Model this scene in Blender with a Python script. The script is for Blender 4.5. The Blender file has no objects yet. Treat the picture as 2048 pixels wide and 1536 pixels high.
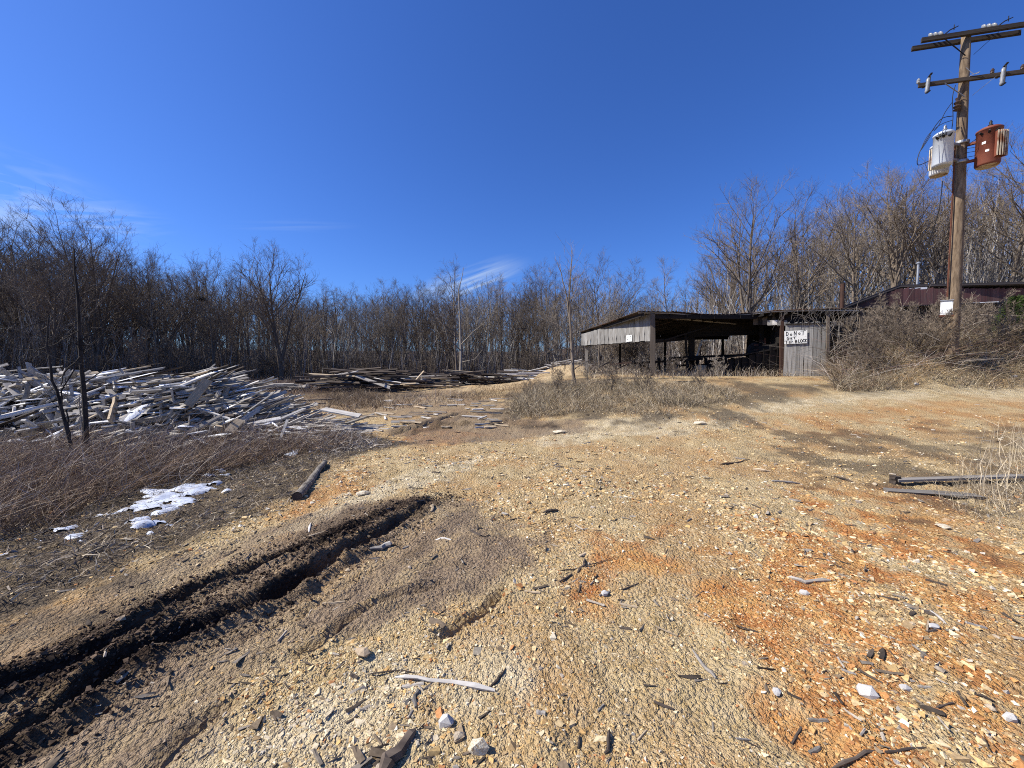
import bpy, bmesh, math, random
import numpy as np
from mathutils import Vector, Matrix, Quaternion

R = math.radians
random.seed(7)
rng = np.random.default_rng(11)
scn = bpy.context.scene
col = scn.collection

# ------------------------------------------------------------------ camera
PITCH, F, CX, CY, CAMZ = R(3.4), 780.0, 1024.0, 768.0, 1.6
cam = bpy.data.objects.new('camera', bpy.data.cameras.new('camera'))
col.objects.link(cam)
cam.data.sensor_width = 36.0
cam.data.lens = F / 2048 * 36
cam.data.clip_start = 0.05
cam.data.clip_end = 2000
cam.location = (0, 0, CAMZ)
cam.rotation_euler = (R(90) - PITCH, 0, 0)
scn.camera = cam

# ------------------------------------------------------------------ sun, sky, exposure
SUN_AZ, SUN_EL = R(-94), R(45)                  # azimuth from +Y, clockwise
sd = Vector((math.sin(SUN_AZ) * math.cos(SUN_EL), math.cos(SUN_AZ) * math.cos(SUN_EL), math.sin(SUN_EL)))
sl = bpy.data.lights.new('sun', 'SUN')
sl.energy = 5.0
sl.angle = R(0.53)
sl.color = (1.0, 0.94, 0.84)
so = bpy.data.objects.new('sun', sl)
col.objects.link(so)
so.rotation_euler = sd.to_track_quat('Z', 'Y').to_euler()

w = bpy.data.worlds.new('World')
scn.world = w
w.use_nodes = True
nt = w.node_tree
nt.nodes.clear()
N, L = nt.nodes, nt.links
out = N.new('ShaderNodeOutputWorld')
bg = N.new('ShaderNodeBackground')
sky = N.new('ShaderNodeTexSky')
sky.sky_type = 'NISHITA'
sky.sun_disc = False
sky.sun_elevation = SUN_EL
sky.sun_rotation = SUN_AZ
sky.altitude = 200
sky.air_density = 1.0
sky.dust_density = 0.7
sky.ozone_density = 3.2
hs = N.new('ShaderNodeHueSaturation')
hs.inputs['Saturation'].default_value = 1.08
hs.inputs['Value'].default_value = 1.0
L.new(sky.outputs[0], hs.inputs['Color'])
tc = N.new('ShaderNodeTexCoord')
tint = N.new('ShaderNodeMix'); tint.data_type = 'RGBA'; tint.blend_type = 'MULTIPLY'
tint.inputs['Factor'].default_value = 1.0; tint.inputs['B'].default_value = (0.62, 0.97, 1.72, 1)
L.new(hs.outputs[0], tint.inputs['A'])
last = tint.outputs['Result']


def cloud(direction, axis_long, size_l, size_s, amount, nscale, seed):
    """a thin cirrus wisp round one direction of the sky"""
    global last
    d = Vector(direction).normalized()
    a = Vector(axis_long)
    a = (a - d * a.dot(d)).normalized()
    b = d.cross(a)
    def dot(v, s):
        n = N.new('ShaderNodeVectorMath'); n.operation = 'DOT_PRODUCT'
        L.new(tc.outputs['Generated'], n.inputs[0]); n.inputs[1].default_value = v
        m = N.new('ShaderNodeMath'); m.operation = 'MULTIPLY'; m.inputs[1].default_value = 1 / s
        L.new(n.outputs['Value'], m.inputs[0]); return m.outputs[0]
    pa, pb, pd = dot(a, size_l), dot(b, size_s), dot(d, 1.0)
    cmb = N.new('ShaderNodeCombineXYZ'); L.new(pa, cmb.inputs[0]); L.new(pb, cmb.inputs[1])
    ln = N.new('ShaderNodeVectorMath'); ln.operation = 'LENGTH'; L.new(cmb.outputs[0], ln.inputs[0])
    mr = N.new('ShaderNodeMapRange'); mr.interpolation_type = 'SMOOTHSTEP'
    mr.inputs['From Min'].default_value = 1.0; mr.inputs['From Max'].default_value = 0.0
    L.new(ln.outputs['Value'], mr.inputs['Value'])
    gt = N.new('ShaderNodeMath'); gt.operation = 'GREATER_THAN'; gt.inputs[1].default_value = 0.3; L.new(pd, gt.inputs[0])
    nz = N.new('ShaderNodeTexNoise'); nz.inputs['Scale'].default_value = nscale
    nz.inputs['Detail'].default_value = 7; nz.inputs['Distortion'].default_value = 1.1
    mp = N.new('ShaderNodeMapping'); mp.inputs['Location'].default_value = (seed, seed * 2, 0)
    mp.inputs['Scale'].default_value = (0.55, 1.6, 1)
    L.new(cmb.outputs[0], mp.inputs['Vector']); L.new(mp.outputs[0], nz.inputs['Vector'])
    r2 = N.new('ShaderNodeMapRange'); r2.inputs['From Min'].default_value = 0.45; r2.inputs['From Max'].default_value = 0.75
    L.new(nz.outputs['Fac'], r2.inputs['Value'])
    m1 = N.new('ShaderNodeMath'); m1.operation = 'MULTIPLY'; L.new(mr.outputs[0], m1.inputs[0]); L.new(r2.outputs[0], m1.inputs[1])
    m2 = N.new('ShaderNodeMath'); m2.operation = 'MULTIPLY'; L.new(m1.outputs[0], m2.inputs[0]); L.new(gt.outputs[0], m2.inputs[1])
    m3 = N.new('ShaderNodeMath'); m3.operation = 'MULTIPLY'; L.new(m2.outputs[0], m3.inputs[0]); m3.inputs[1].default_value = amount
    mx = N.new('ShaderNodeMix'); mx.data_type = 'RGBA'
    L.new(m3.outputs[0], mx.inputs['Factor']); L.new(last, mx.inputs['A'])
    mx.inputs['B'].default_value = (7.2, 8.4, 9.6, 1)
    last = mx.outputs['Result']


cloud((-1.30, 1, 0.40), (1, 0.3, -0.25), 0.20, 0.10, 0.65, 2.6, 3.1)
cloud((-1.12, 1, 0.34), (1, 0.3, 0.1), 0.16, 0.06, 0.5, 2.2, 9.1)
cloud((-0.12, 1, 0.19), (1, 0, 0.35), 0.19, 0.055, 1.0, 1.2, 5.7)
cloud((-0.55, 1, 0.34), (1, 0, 0.0), 0.16, 0.02, 0.10, 1.1, 1.2)
L.new(last, bg.inputs['Color'])
bg.inputs['Strength'].default_value = 0.064
L.new(bg.outputs[0], out.inputs[0])

vs = scn.view_settings
vs.view_transform = 'Standard'
vs.look = 'None'
vs.exposure = 0.58
vs.gamma = 1.0
vs.use_curve_mapping = False
scn.cycles.use_denoising = False
scn.cycles.filter_width = 1.05
scn.cycles.max_bounces = 5
scn.cycles.diffuse_bounces = 2
scn.cycles.transparent_max_bounces = 4


# ------------------------------------------------------------------ numpy noise
def _hash(ix, iy, s):
    h = (ix.astype(np.int64) * 374761393 + iy.astype(np.int64) * 668265263 + s * 1442695041) & 0xFFFFFFFF
    h = ((h ^ (h >> 13)) * 1274126177) & 0xFFFFFFFF
    h = h ^ (h >> 16)
    return (h & 0xFFFFFF) / float(0xFFFFFF)


def vnoise(x, y, s=0):
    x = np.asarray(x, float); y = np.asarray(y, float)
    ix, iy = np.floor(x), np.floor(y)
    fx, fy = x - ix, y - iy
    fx = fx * fx * (3 - 2 * fx); fy = fy * fy * (3 - 2 * fy)
    a, b = _hash(ix, iy, s), _hash(ix + 1, iy, s)
    c, d = _hash(ix, iy + 1, s), _hash(ix + 1, iy + 1, s)
    return (a + (b - a) * fx) * (1 - fy) + (c + (d - c) * fx) * fy - 0.5


def fbm(x, y, s=0, o=4):
    t = 0; a = 1.0; f = 1.0
    for k in range(o):
        t = t + a * vnoise(x * f + 13.7 * k, y * f - 7.1 * k, s + k); a *= 0.5; f *= 2.03
    return t


def ss(t):
    t = np.clip(t, 0, 1)
    return t * t * (3 - 2 * t)


# ------------------------------------------------------------------ terrain
def base_height(x, y):
    x = np.asarray(x, float); y = np.asarray(y, float)
    h = 0.95 * ss((y - 6.0) / 10.0) * ss((x + 1.5) / 6.0)
    h = h - 0.22 * ss((-x - 2.5) / 3.0) * ss((y - 1.5) / 3.0) * (1 - ss((y - 14) / 8.0))
    h = h + 1.25 * ss((x - 0.84 * y - 0.4) / 2.6) * ss((y - 11.5) / 2.6)                 # brushy bank
    h = h + 1.0 * ss((x - 14) / 8.0) * ss((y - 17) / 8.0)
    h = h + 0.45 * np.exp(-(((x - 3.4) / 2.2) ** 2 + ((y - 25.5) / 1.8) ** 2))            # sand mound
    h = h + 0.25 * np.exp(-(((x + 1.0) / 4.0) ** 2 + ((y - 22.0) / 1.3) ** 2))
    far = ss((y - 30) / 25.0)
    h = h - far * (1.4 + 0.9 * ss((x + 1) / 6.0)) * (1 - ss((x - 18) / 20.0))
    h = h + 7.0 * ss((np.hypot(x, y) - 80) / 90)
    h = h + 0.10 * fbm(x * 0.22, y * 0.22, 3, 3) * ss(np.hypot(x, y) / 6)
    return h


def ray(px, py):
    u, v = (px - CX) / F, (py - CY) / F
    return Vector((u, math.cos(PITCH) - v * math.sin(PITCH), -math.sin(PITCH) - v * math.cos(PITCH)))


def at(px, py, Y):
    d = ray(px, py)
    return Vector((0, 0, CAMZ)) + d * (Y / d.y)


def ground_at(px, py):
    d = ray(px, py)
    if d.z > -0.012:
        d.z = -0.012
    t = 0.4
    for i in range(900):
        p = d * t
        if CAMZ + p.z <= float(base_height(p.x, p.y)):
            break
        t *= 1.006
    return (d.x * t, d.y * t)


def poly(pts):
    return np.array([ground_at(*p) for p in pts])


def sdist(P, x, y):
    """signed distance to polygon, positive inside"""
    x = np.asarray(x, float); y = np.asarray(y, float)
    d = np.full(x.shape, 1e9); ins = np.zeros(x.shape, bool)
    n = len(P)
    for i in range(n):
        ax, ay = P[i]; bx, by = P[(i + 1) % n]
        ex, ey = bx - ax, by - ay
        t = np.clip(((x - ax) * ex + (y - ay) * ey) / (ex * ex + ey * ey + 1e-12), 0, 1)
        d = np.minimum(d, (x - ax - t * ex) ** 2 + (y - ay - t * ey) ** 2)
        c = ((ay > y) != (by > y)) & (x < (bx - ax) * (y - ay) / (by - ay + 1e-12) + ax)
        ins ^= c
    d = np.sqrt(d)
    return np.where(ins, d, -d)


def ldist(P, x, y):
    """distance to a polyline and the side (positive = right)"""
    d = np.full(np.shape(x), 1e9); sd_ = np.zeros(np.shape(x)); tt = np.zeros(np.shape(x))
    n = len(P) - 1
    for i in range(n):
        ax, ay = P[i]; bx, by = P[i + 1]
        ex, ey = bx - ax, by - ay
        t = np.clip(((x - ax) * ex + (y - ay) * ey) / (ex * ex + ey * ey + 1e-12), 0, 1)
        qx, qy = x - ax - t * ex, y - ay - t * ey
        q = qx * qx + qy * qy
        s = np.sign(ex * -qy + ey * qx)
        m = q < d
        d = np.where(m, q, d); sd_ = np.where(m, s, sd_); tt = np.where(m, (i + t) / n, tt)
    return np.sqrt(d), sd_, tt


MUD = poly([(-420, 1420), (-150, 1320), (0, 1255), (150, 1190), (300, 1130), (420, 1085), (560, 1045), (650, 1020), (740, 1000), (850, 985), (930, 985),
            (950, 1030), (1050, 1080), (1070, 1140), (1000, 1200), (880, 1240), (730, 1285), (560, 1370), (460, 1450), (371, 1529), (250, 1640), (-300, 1900)])
MUD2 = poly([(745, 868), (850, 838), (1000, 800), (1040, 838), (1190, 842), (1180, 862), (1000, 880), (850, 886)])
MUD3 = poly([(480, 800), (700, 790), (900, 775), (1010, 790), (1000, 830), (860, 850), (760, 838), (640, 830)])
DUFF = poly([(-1500, 1540), (-200, 1375), (0, 1275), (200, 1198), (400, 1090), (560, 1012), (640, 950), (700, 915), (800, 885), (745, 866), (640, 850), (500, 800), (480, 760), (-1800, 752)])
DUFF2 = poly([(1480, 868), (1700, 868), (1860, 872), (1960, 850), (2300, 850), (2300, 1090), (2000, 1085), (1870, 1000), (1740, 962), (1560, 930)])
DUFF3 = poly([(1000, 795), (1100, 765), (1480, 765), (1760, 768), (1700, 785), (1500, 806), (1490, 838), (1330, 846), (1180, 838), (1040, 845)])
BROWNFINE = poly([(520, 1290), (640, 1190), (760, 1130), (900, 1115), (1060, 1110), (1060, 1160), (900, 1230), (700, 1285), (560, 1350)])
CREAM1 = poly([(330, 1560), (470, 1450), (580, 1370), (740, 1290), (900, 1270), (980, 1330), (900, 1420), (760, 1560), (600, 1900), (200, 1900)])
CREAM2 = poly([(560, 1062), (700, 988), (800, 950), (960, 905), (1010, 905), (900, 958), (760, 1000), (620, 1062)])
CREAM3 = poly([(1060, 870), (1200, 835), (1400, 832), (1460, 842), (1430, 862), (1250, 868), (1100, 890)])
CREAM4 = poly([(-150, 1345), (0, 1275), (150, 1200), (300, 1140), (440, 1085), (530, 1062), (540, 1080), (420, 1120), (300, 1165), (180, 1225), (60, 1290), (-120, 1375)])
CREAM5 = poly([(-200, 1440), (0, 1340), (100, 1290), (190, 1275), (120, 1330), (0, 1375), (-180, 1475)])
ROAD = poly([(1420, 835), (1560, 800), (1760, 778), (2300, 762), (2300, 800), (1900, 796), (1700, 808), (1500, 835)])
ORANGE1 = poly([(1300, 1180), (1500, 1050), (1800, 1000), (2100, 1080), (2500, 1300), (2700, 1900), (1500, 1900), (1500, 1400)])
ORANGE2 = poly([(1520, 850), (1700, 815), (1950, 800), (2200, 800), (2200, 850), (1900, 862), (1650, 866)])
ORANGE3 = poly([(790, 880), (860, 850), (960, 870), (900, 890)])
CLAY = poly([(520, 1045), (640, 975), (720, 940), (740, 990), (640, 1035)])

RUTA = poly([(-250, 1650), (0, 1488), (148, 1399), (260, 1317), (352, 1280), (445, 1235), (538, 1198), (668, 1120), (760, 1072), (850, 1010), (900, 990)])
RUTB = poly([(-200, 1480), (0, 1380), (178, 1306), (308, 1232), (408, 1176), (519, 1135), (640, 1092), (740, 1048), (830, 1003)])
RUTC = poly([(300, 1540), (360, 1470), (450, 1405), (480, 1385)])
RUTD = poly([(560, 1340), (650, 1291), (700, 1240), (800, 1190), (930, 1150)])
RUTE = poly([(-200, 1580), (0, 1440), (190, 1355), (330, 1290)])
RUTF = poly([(0, 1560), (200, 1430), (420, 1300), (600, 1235), (700, 1170), (800, 1120)])
RUTG = poly([(780, 868), (870, 852), (1000, 846), (1100, 852)])
RUTH = poly([(830, 858), (930, 826), (1020, 808)])
RUTI = poly([(870, 1290), (980, 1215), (1030, 1160)])


def rut(h, P, x, y, wid, dep, seed, berm=0.55):
    wx = x + 0.05 * fbm(x * 2.3, y * 2.3, seed, 2); wy = y + 0.05 * fbm(x * 2.3 + 9, y * 2.3, seed + 5, 2)
    m = (np.abs(x) < 9) & (y < 13) & (y > -2)
    d, s, t = ldist(P, wx[m], wy[m])
    env = np.minimum(1, np.minimum(t * 9, (1 - t) * 4.5)) * (0.7 + 0.6 * (vnoise(wx[m] * 2.1, wy[m] * 2.1, seed + 8) + 0.5))
    prof = -dep * (1 - ss((d - wid * 0.55) / (wid * 0.8))) + dep * berm * np.exp(-((d - wid * 1.9) / (wid * 0.6)) ** 2) * (1 + 0.8 * vnoise(wx[m] * 14, wy[m] * 14, seed + 2))
    h[m] += prof * env
    return h


def height(x, y):
    x = np.atleast_1d(np.asarray(x, float)).copy(); y = np.atleast_1d(np.asarray(y, float)).copy()
    h = base_height(x, y)
    near = 1 - ss((np.hypot(x, y) - 10) / 25)
    mud = ss(sdist(MUD, x, y) / 0.25 + 0.5) * near
    h = h + near * (0.05 * fbm(x * 1.3, y * 1.3, 21, 3) + 0.030 * fbm(x * 5.5, y * 5.5, 25, 3) + 0.018 * fbm(x * 15, y * 15, 27, 2))
    # the mud lies in ridges drawn out along the wheel tracks
    ax = x * 0.915 - y * 0.404; ay = x * 0.404 + y * 0.915
    h = h + mud * (0.035 * fbm(ax * 4.2, ay * 0.8, 31, 3) + 0.012 * fbm(ax * 9, ay * 3.2, 35, 3) + 0.022 * np.abs(fbm(x * 9, y * 9, 38, 2)))
    duff = ss(sdist(DUFF, x, y) / 0.3 + 0.5)
    h = h + duff * near * 0.05 * np.abs(fbm(x * 3.2, y * 3.2, 41, 3))
    cr = ss(sdist(CREAM1, x, y) / 0.2 + 0.5)
    h = h + cr * 0.03 * np.abs(fbm(x * 3.1 + y * 2, y * 4.1 - x * 2, 45, 3))
    for P, wd, dp, sd_ in ((RUTA, 0.06, 0.085, 51), (RUTB, 0.045, 0.06, 61), (RUTC, 0.04, 0.045, 71), (RUTD, 0.035, 0.04, 81), (RUTE, 0.04, 0.03, 91),
                           (RUTF, 0.03, 0.018, 96), (RUTG, 0.12, 0.10, 101), (RUTH, 0.12, 0.09, 111), (RUTI, 0.04, 0.04, 121)):
        h = rut(h, P, x, y, wd, dp, sd_)
    return h


def H(x, y):
    return float(height(np.array([x]), np.array([y]))[0])


def regions(x, y):
    n1 = fbm(x * 2.0, y * 2.0, 141, 4); n2 = fbm(x * 6, y * 6, 145, 3); n3 = fbm(x * 0.9, y * 0.9, 149, 3)
    sx_ = x * 0.915 - y * 0.404; sy_ = x * 0.404 + y * 0.915
    streak = fbm(sx_ * 5.5, sy_ * 0.8, 155, 4)
    def m(P, soft, rough=0.25):
        return ss((sdist(P, x, y) + rough * n1 + 0.3 * rough * n2) / soft + 0.5)
    mud = np.maximum.reduce([m(MUD, 0.35, 0.5) * (.62 + .38 * ss(streak * 2.2 + .75)), m(MUD2, 0.3, 0.6) * 0.85, m(MUD3, 0.8, 2.0) * 0.75])
    d1 = np.minimum(ldist(RUTA, x, y)[0], ldist(RUTB, x, y)[0])
    wet = np.clip(ss((0.17 + 0.25 * n1 - d1) / 0.22 + 0.3) + .45 * ss(streak * 3 - .5) + ss((0.5 - ldist(RUTG, x, y)[0] + 0.5 * n1) / 0.5) * 0.7, 0, 1) * mud
    wet = wet * (1 - 0.9 * m(BROWNFINE, 0.15, 0.2))
    mud = mud * (1 - .2 * m(CREAM4, .1, .4) * ss(n2 * 2 + .4)) * (1 - .3 * m(CREAM5, .12, .3)) * (0.80 + 0.2 * ss(n2 * 3 + .5))
    duff = np.maximum.reduce([m(DUFF, 0.35, 0.5), m(DUFF2, 0.9, 1.8) * ss(n1 * 1.8 + n2 * 1.2 + .5) * .72, m(DUFF3, 1.0, 1.4) * ss(n1 * 1.4 + .75) * 0.85])
    duff = np.maximum(duff, ss((y - 17) / 6 + n3))
    bare = np.exp(-(((x - 3.4) / 2.4) ** 2 + ((y - 25.0) / 2.2) ** 2)) + 0.9 * np.exp(-(((x + 1.5) / 6.0) ** 2 + ((y - 21.2) / 1.6) ** 2))
    bare = np.clip(bare * 1.5 + n3 * 0.5, 0, 1) * ss(bare * 3)
    duff = duff * (1 - bare)
    cream = np.maximum.reduce([m(CREAM1, 0.3, 0.5) * 0.9, m(CREAM2, 0.15, 0.35), m(CREAM4, 0.12, 0.5) * ss(n2 * 1.5 + .3) * .4, m(CREAM3, 0.4, 0.8) * 0.9, m(ROAD, 0.7, 0.9) * 0.95, bare * 0.55])
    orange = np.maximum.reduce([m(ORANGE1, 0.9, 1.4) * ss(n1 * 2.0 + n2 * 1.6 + 0.55), m(ORANGE2, 0.6, 1.6) * ss(n1 * 1.5 + .6) * 0.6, m(ORANGE3, 0.3, .4) * .8, m(CLAY, 0.2, 0.5) * 0.5,
                                ss((n3 * 2.0 - 0.25)) * 0.35 * (1 - duff) * ss((x + .3) / 1.5), bare * 0.35])
    return mud, wet, duff, cream, orange


# ------------------------------------------------------------------ materials
def new_mat(name):
    m = bpy.data.materials.new(name)
    m.use_nodes = True
    t = m.node_tree
    b = t.nodes['Principled BSDF']
    return m, t, b


def mixc(t, f, a, b, mode='MIX'):
    n = t.nodes.new('ShaderNodeMix'); n.data_type = 'RGBA'; n.blend_type = mode
    for s, v in (('Factor', f), ('A', a), ('B', b)):
        if isinstance(v, (int, float)):
            n.inputs[s].default_value = v
        elif isinstance(v, (tuple, list)):
            n.inputs[s].default_value = (*v[:3], 1)
        else:
            t.links.new(v, n.inputs[s])
    return n.outputs['Result']


def noise(t, vec, scale, detail=4, rough=0.55, dist=0.0):
    n = t.nodes.new('ShaderNodeTexNoise'); n.inputs['Scale'].default_value = scale
    n.inputs['Detail'].default_value = detail; n.inputs['Roughness'].default_value = rough; n.inputs['Distortion'].default_value = dist
    t.links.new(vec, n.inputs['Vector']); return n.outputs['Fac']


def mrange(t, v, a, b, c=0.0, d=1.0):
    n = t.nodes.new('ShaderNodeMapRange'); t.links.new(v, n.inputs['Value'])
    for k, q in zip(('From Min', 'From Max', 'To Min', 'To Max'), (a, b, c, d)):
        n.inputs[k].default_value = q
    return n.outputs[0]


def mth(t, op, a, b=0.0):
    n = t.nodes.new('ShaderNodeMath'); n.operation = op
    for i, v in enumerate((a, b)):
        if isinstance(v, (int, float)):
            n.inputs[i].default_value = v
        else:
            t.links.new(v, n.inputs[i])
    return n.outputs[0]


def bump(t, b, h, strength, dist):
    n = t.nodes.new('ShaderNodeBump'); n.inputs['Strength'].default_value = strength; n.inputs['Distance'].default_value = dist
    t.links.new(h, n.inputs['Height']); t.links.new(n.outputs[0], b.inputs['Normal'])


def wood_mat(name, ca, cb, tint=0.35, rough=0.85, grain=(1.2, 9, 4), bumpd=0.004, stain=None):
    m, t, b = new_mat(name)
    tcn = t.nodes.new('ShaderNodeTexCoord'); mp = t.nodes.new('ShaderNodeMapping')
    oi = t.nodes.new('ShaderNodeObjectInfo')
    sc_ = t.nodes.new('ShaderNodeVectorMath'); sc_.operation = 'ADD'
    cmb = t.nodes.new('ShaderNodeCombineXYZ')
    r1 = mth(t, 'MULTIPLY', oi.outputs['Random'], 37.0)
    for i in range(3):
        t.links.new(r1, cmb.inputs[i])
    t.links.new(tcn.outputs['Object'], sc_.inputs[0]); t.links.new(cmb.outputs[0], sc_.inputs[1])
    t.links.new(sc_.outputs[0], mp.inputs['Vector']); mp.inputs['Scale'].default_value = grain
    g = noise(t, mp.outputs[0], 1.6, 6, 0.65, 0.4)
    g2 = mrange(t, g, 0.33, 0.68)
    c = mixc(t, g2, ca, cb)
    blot = noise(t, sc_.outputs[0], 2.2, 3)
    c = mixc(t, mrange(t, blot, 0.45, 0.7, 0, 0.5), c, stain or [q * 0.45 for q in ca])
    v = mrange(t, oi.outputs['Random'], 0, 1, 1 - tint, 1 + tint)
    vm = t.nodes.new('ShaderNodeVectorMath'); vm.operation = 'SCALE'
    t.links.new(c, vm.inputs[0]); t.links.new(v, vm.inputs['Scale'])
    t.links.new(vm.outputs[0], b.inputs['Base Color'])
    b.inputs['Roughness'].default_value = rough
    b.inputs['Specular IOR Level'].default_value = 0.25
    bump(t, b, g, 0.6, bumpd)
    return m


def flat_mat(name, c, rough=0.7, metal=0.0, vary=0.25, scale=6, spec=0.3, c2=None, thr=(0.5, 0.65), bumpd=0.0):
    m, t, b = new_mat(name)
    tcn = t.nodes.new('ShaderNodeTexCoord')
    g = noise(t, tcn.outputs['Object'], scale, 5)
    cc = mixc(t, g, [q * (1 - vary) for q in c], [min(1, q * (1 + vary)) for q in c])
    if c2:
        g2 = noise(t, tcn.outputs['Object'], scale * 0.6, 5, 0.6, 0.5)
        cc = mixc(t, mrange(t, g2, *thr), cc, c2)
    t.links.new(cc, b.inputs['Base Color'])
    b.inputs['Roughness'].default_value = rough; b.inputs['Metallic'].default_value = metal
    b.inputs['Specular IOR Level'].default_value = spec
    if bumpd:
        bump(t, b, g, 0.6, bumpd)
    return m


def attr_mat(name, rough=0.9, mult=1.0, spec=0.15, transl=0.0, nscale=60):
    """colour carried per stone / per blade by the mesh"""
    m, t, b = new_mat(name)
    a = t.nodes.new('ShaderNodeVertexColor'); a.layer_name = 'Col'
    tcn = t.nodes.new('ShaderNodeTexCoord')
    g = noise(t, tcn.outputs['Object'], nscale, 3)
    v = t.nodes.new('ShaderNodeVectorMath'); v.operation = 'SCALE'
    t.links.new(a.outputs['Color'], v.inputs[0]); t.links.new(mrange(t, g, 0.3, 0.7, 0.75 * mult, 1.25 * mult), v.inputs['Scale'])
    t.links.new(v.outputs[0], b.inputs['Base Color'])
    b.inputs['Roughness'].default_value = rough; b.inputs['Specular IOR Level'].default_value = spec
    return m


def bark_mat(name, ca, cb, tint=0.25):
    m, t, b = new_mat(name)
    tcn = t.nodes.new('ShaderNodeTexCoord'); oi = t.nodes.new('ShaderNodeObjectInfo')
    mp = t.nodes.new('ShaderNodeMapping'); mp.inputs['Scale'].default_value = (9, 9, 1.6)
    t.links.new(tcn.outputs['Object'], mp.inputs['Vector'])
    g = noise(t, mp.outputs[0], 1.5, 5, 0.65, 0.3)
    c = mixc(t, mrange(t, g, 0.35, 0.68), ca, cb)
    v = t.nodes.new('ShaderNodeVectorMath'); v.operation = 'SCALE'
    t.links.new(c, v.inputs[0]); t.links.new(mrange(t, oi.outputs['Random'], 0, 1, 1 - tint, 1 + tint), v.inputs['Scale'])
    t.links.new(v.outputs[0], b.inputs['Base Color'])
    b.inputs['Roughness'].default_value = 0.9; b.inputs['Specular IOR Level'].default_value = 0.2
    bump(t, b, g, 0.7, 0.02)
    return m


M = {}
M['grey_wood'] = wood_mat('grey_wood', (0.19, 0.17, 0.145), (0.40, 0.37, 0.325), 0.45, stain=(0.10, 0.085, 0.07))
M['pale_wood'] = wood_mat('pale_wood', (0.36, 0.335, 0.30), (0.68, 0.65, 0.59), 0.4, stain=(0.16, 0.13, 0.10))
M['tan_wood'] = wood_mat('tan_wood', (0.36, 0.27, 0.17), (0.58, 0.47, 0.32), 0.2)
M['dark_wood'] = wood_mat('dark_wood', (0.045, 0.034, 0.027), (0.11, 0.085, 0.065), 0.35)
M['shade_dark_wood'] = wood_mat('shade_dark_wood', (0.007, 0.006, 0.005), (0.022, 0.017, 0.014), 0.3)  # near-black wood; the shade under the roof is put into its colour
M['post_wood'] = wood_mat('post_wood', (0.075, 0.058, 0.045), (0.16, 0.13, 0.10), 0.2)
M['shed_wood'] = wood_mat('shed_wood', (0.13, 0.125, 0.115), (0.33, 0.32, 0.30), 0.25, grain=(0.7, 7, 3), stain=(0.09, 0.075, 0.06))
M['red_plank'] = wood_mat('red_plank', (0.075, 0.032, 0.030), (0.16, 0.075, 0.066), 0.25, stain=(0.10, 0.075, 0.06))
M['pole_wood'] = bark_mat('pole_wood', (0.09, 0.062, 0.04), (0.27, 0.20, 0.13), 0.0)
M['bark'] = bark_mat('bark', (0.085, 0.066, 0.048), (0.25, 0.20, 0.150))
M['bark_pale'] = bark_mat('bark_pale', (0.15, 0.125, 0.095), (0.38, 0.33, 0.265))
M['bark_dark'] = bark_mat('bark_dark', (0.018, 0.015, 0.013), (0.06, 0.05, 0.042))
M['log_bark'] = bark_mat('log_bark', (0.10, 0.085, 0.07), (0.36, 0.32, 0.26))
M['rust_tin'] = flat_mat('rust_tin', (0.06, 0.045, 0.035), 0.7, 0.1, 0.3, 3, c2=(0.09, 0.042, 0.026))  # rusty tin, darkened so the roof underside reads as shade
M['dark_tin'] = flat_mat('dark_tin', (0.06, 0.05, 0.045), 0.6, 0.3, 0.3, 3)
M['rust'] = flat_mat('rust', (0.12, 0.045, 0.025), 0.85, 0.0, 0.4, 5, c2=(0.05, 0.025, 0.018))
M['dark_rust'] = flat_mat('dark_rust', (0.06, 0.03, 0.02), 0.85, 0.0, 0.4, 5, c2=(0.03, 0.02, 0.015))
M['crossarm_wood'] = wood_mat('crossarm_wood', (0.025, 0.02, 0.017), (0.06, 0.05, 0.043), 0.1)
M['steel'] = flat_mat('steel', (0.34, 0.35, 0.36), 0.5, 0.6, 0.2, 8)
M['black_metal'] = flat_mat('black_metal', (0.02, 0.02, 0.022), 0.6, 0.2, 0.3, 8)
M['can_grey'] = flat_mat('can_grey', (0.50, 0.54, 0.58), 0.42, 0.0, 0.06, 3, spec=0.5)
M['can_white'] = flat_mat('can_white', (0.62, 0.62, 0.60), 0.5, 0.0, 0.1, 3, c2=(0.45, 0.28, 0.16), thr=(0.62, 0.72))
M['can_red'] = flat_mat('can_red', (0.19, 0.058, 0.034), 0.65, 0.0, 0.25, 5, c2=(0.14, 0.04, 0.025))
M['can_bottom'] = flat_mat('can_bottom', (0.50, 0.42, 0.30), 0.7, 0.0, 0.3, 5, c2=(0.22, 0.10, 0.05))
M['white_paint'] = flat_mat('white_paint', (0.74, 0.74, 0.71), 0.6, 0.0, 0.08, 8)
M['sign_board'] = flat_mat('sign_board', (0.72, 0.72, 0.68), 0.7, 0.0, 0.08, 4, c2=(0.42, 0.39, 0.33), thr=(0.6, 0.75))
M['ink'] = flat_mat('ink', (0.015, 0.015, 0.015), 0.7)
M['porcelain'] = flat_mat('porcelain', (0.25, 0.26, 0.27), 0.3, 0.0, 0.15, 10, spec=0.5)
M['porcelain_brown'] = flat_mat('porcelain_brown', (0.05, 0.03, 0.022), 0.3, 0.0, 0.15, 10, spec=0.5)
M['snow'] = flat_mat('snow', (0.46, 0.50, 0.58), 0.55, 0.0, 0.10, 9, c2=(0.34, 0.33, 0.33), thr=(0.52, 0.68), bumpd=0.02)  # dirty old snow; the bluish shade of the weeds is put into its colour
M['fresh_snow'] = flat_mat('fresh_snow', (0.78, 0.80, 0.84), 0.6, 0.0, 0.06, 6, bumpd=0.01)
M['stones'] = attr_mat('stones', nscale=90)
M['blades'] = attr_mat('blades', rough=0.8, nscale=5)
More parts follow.
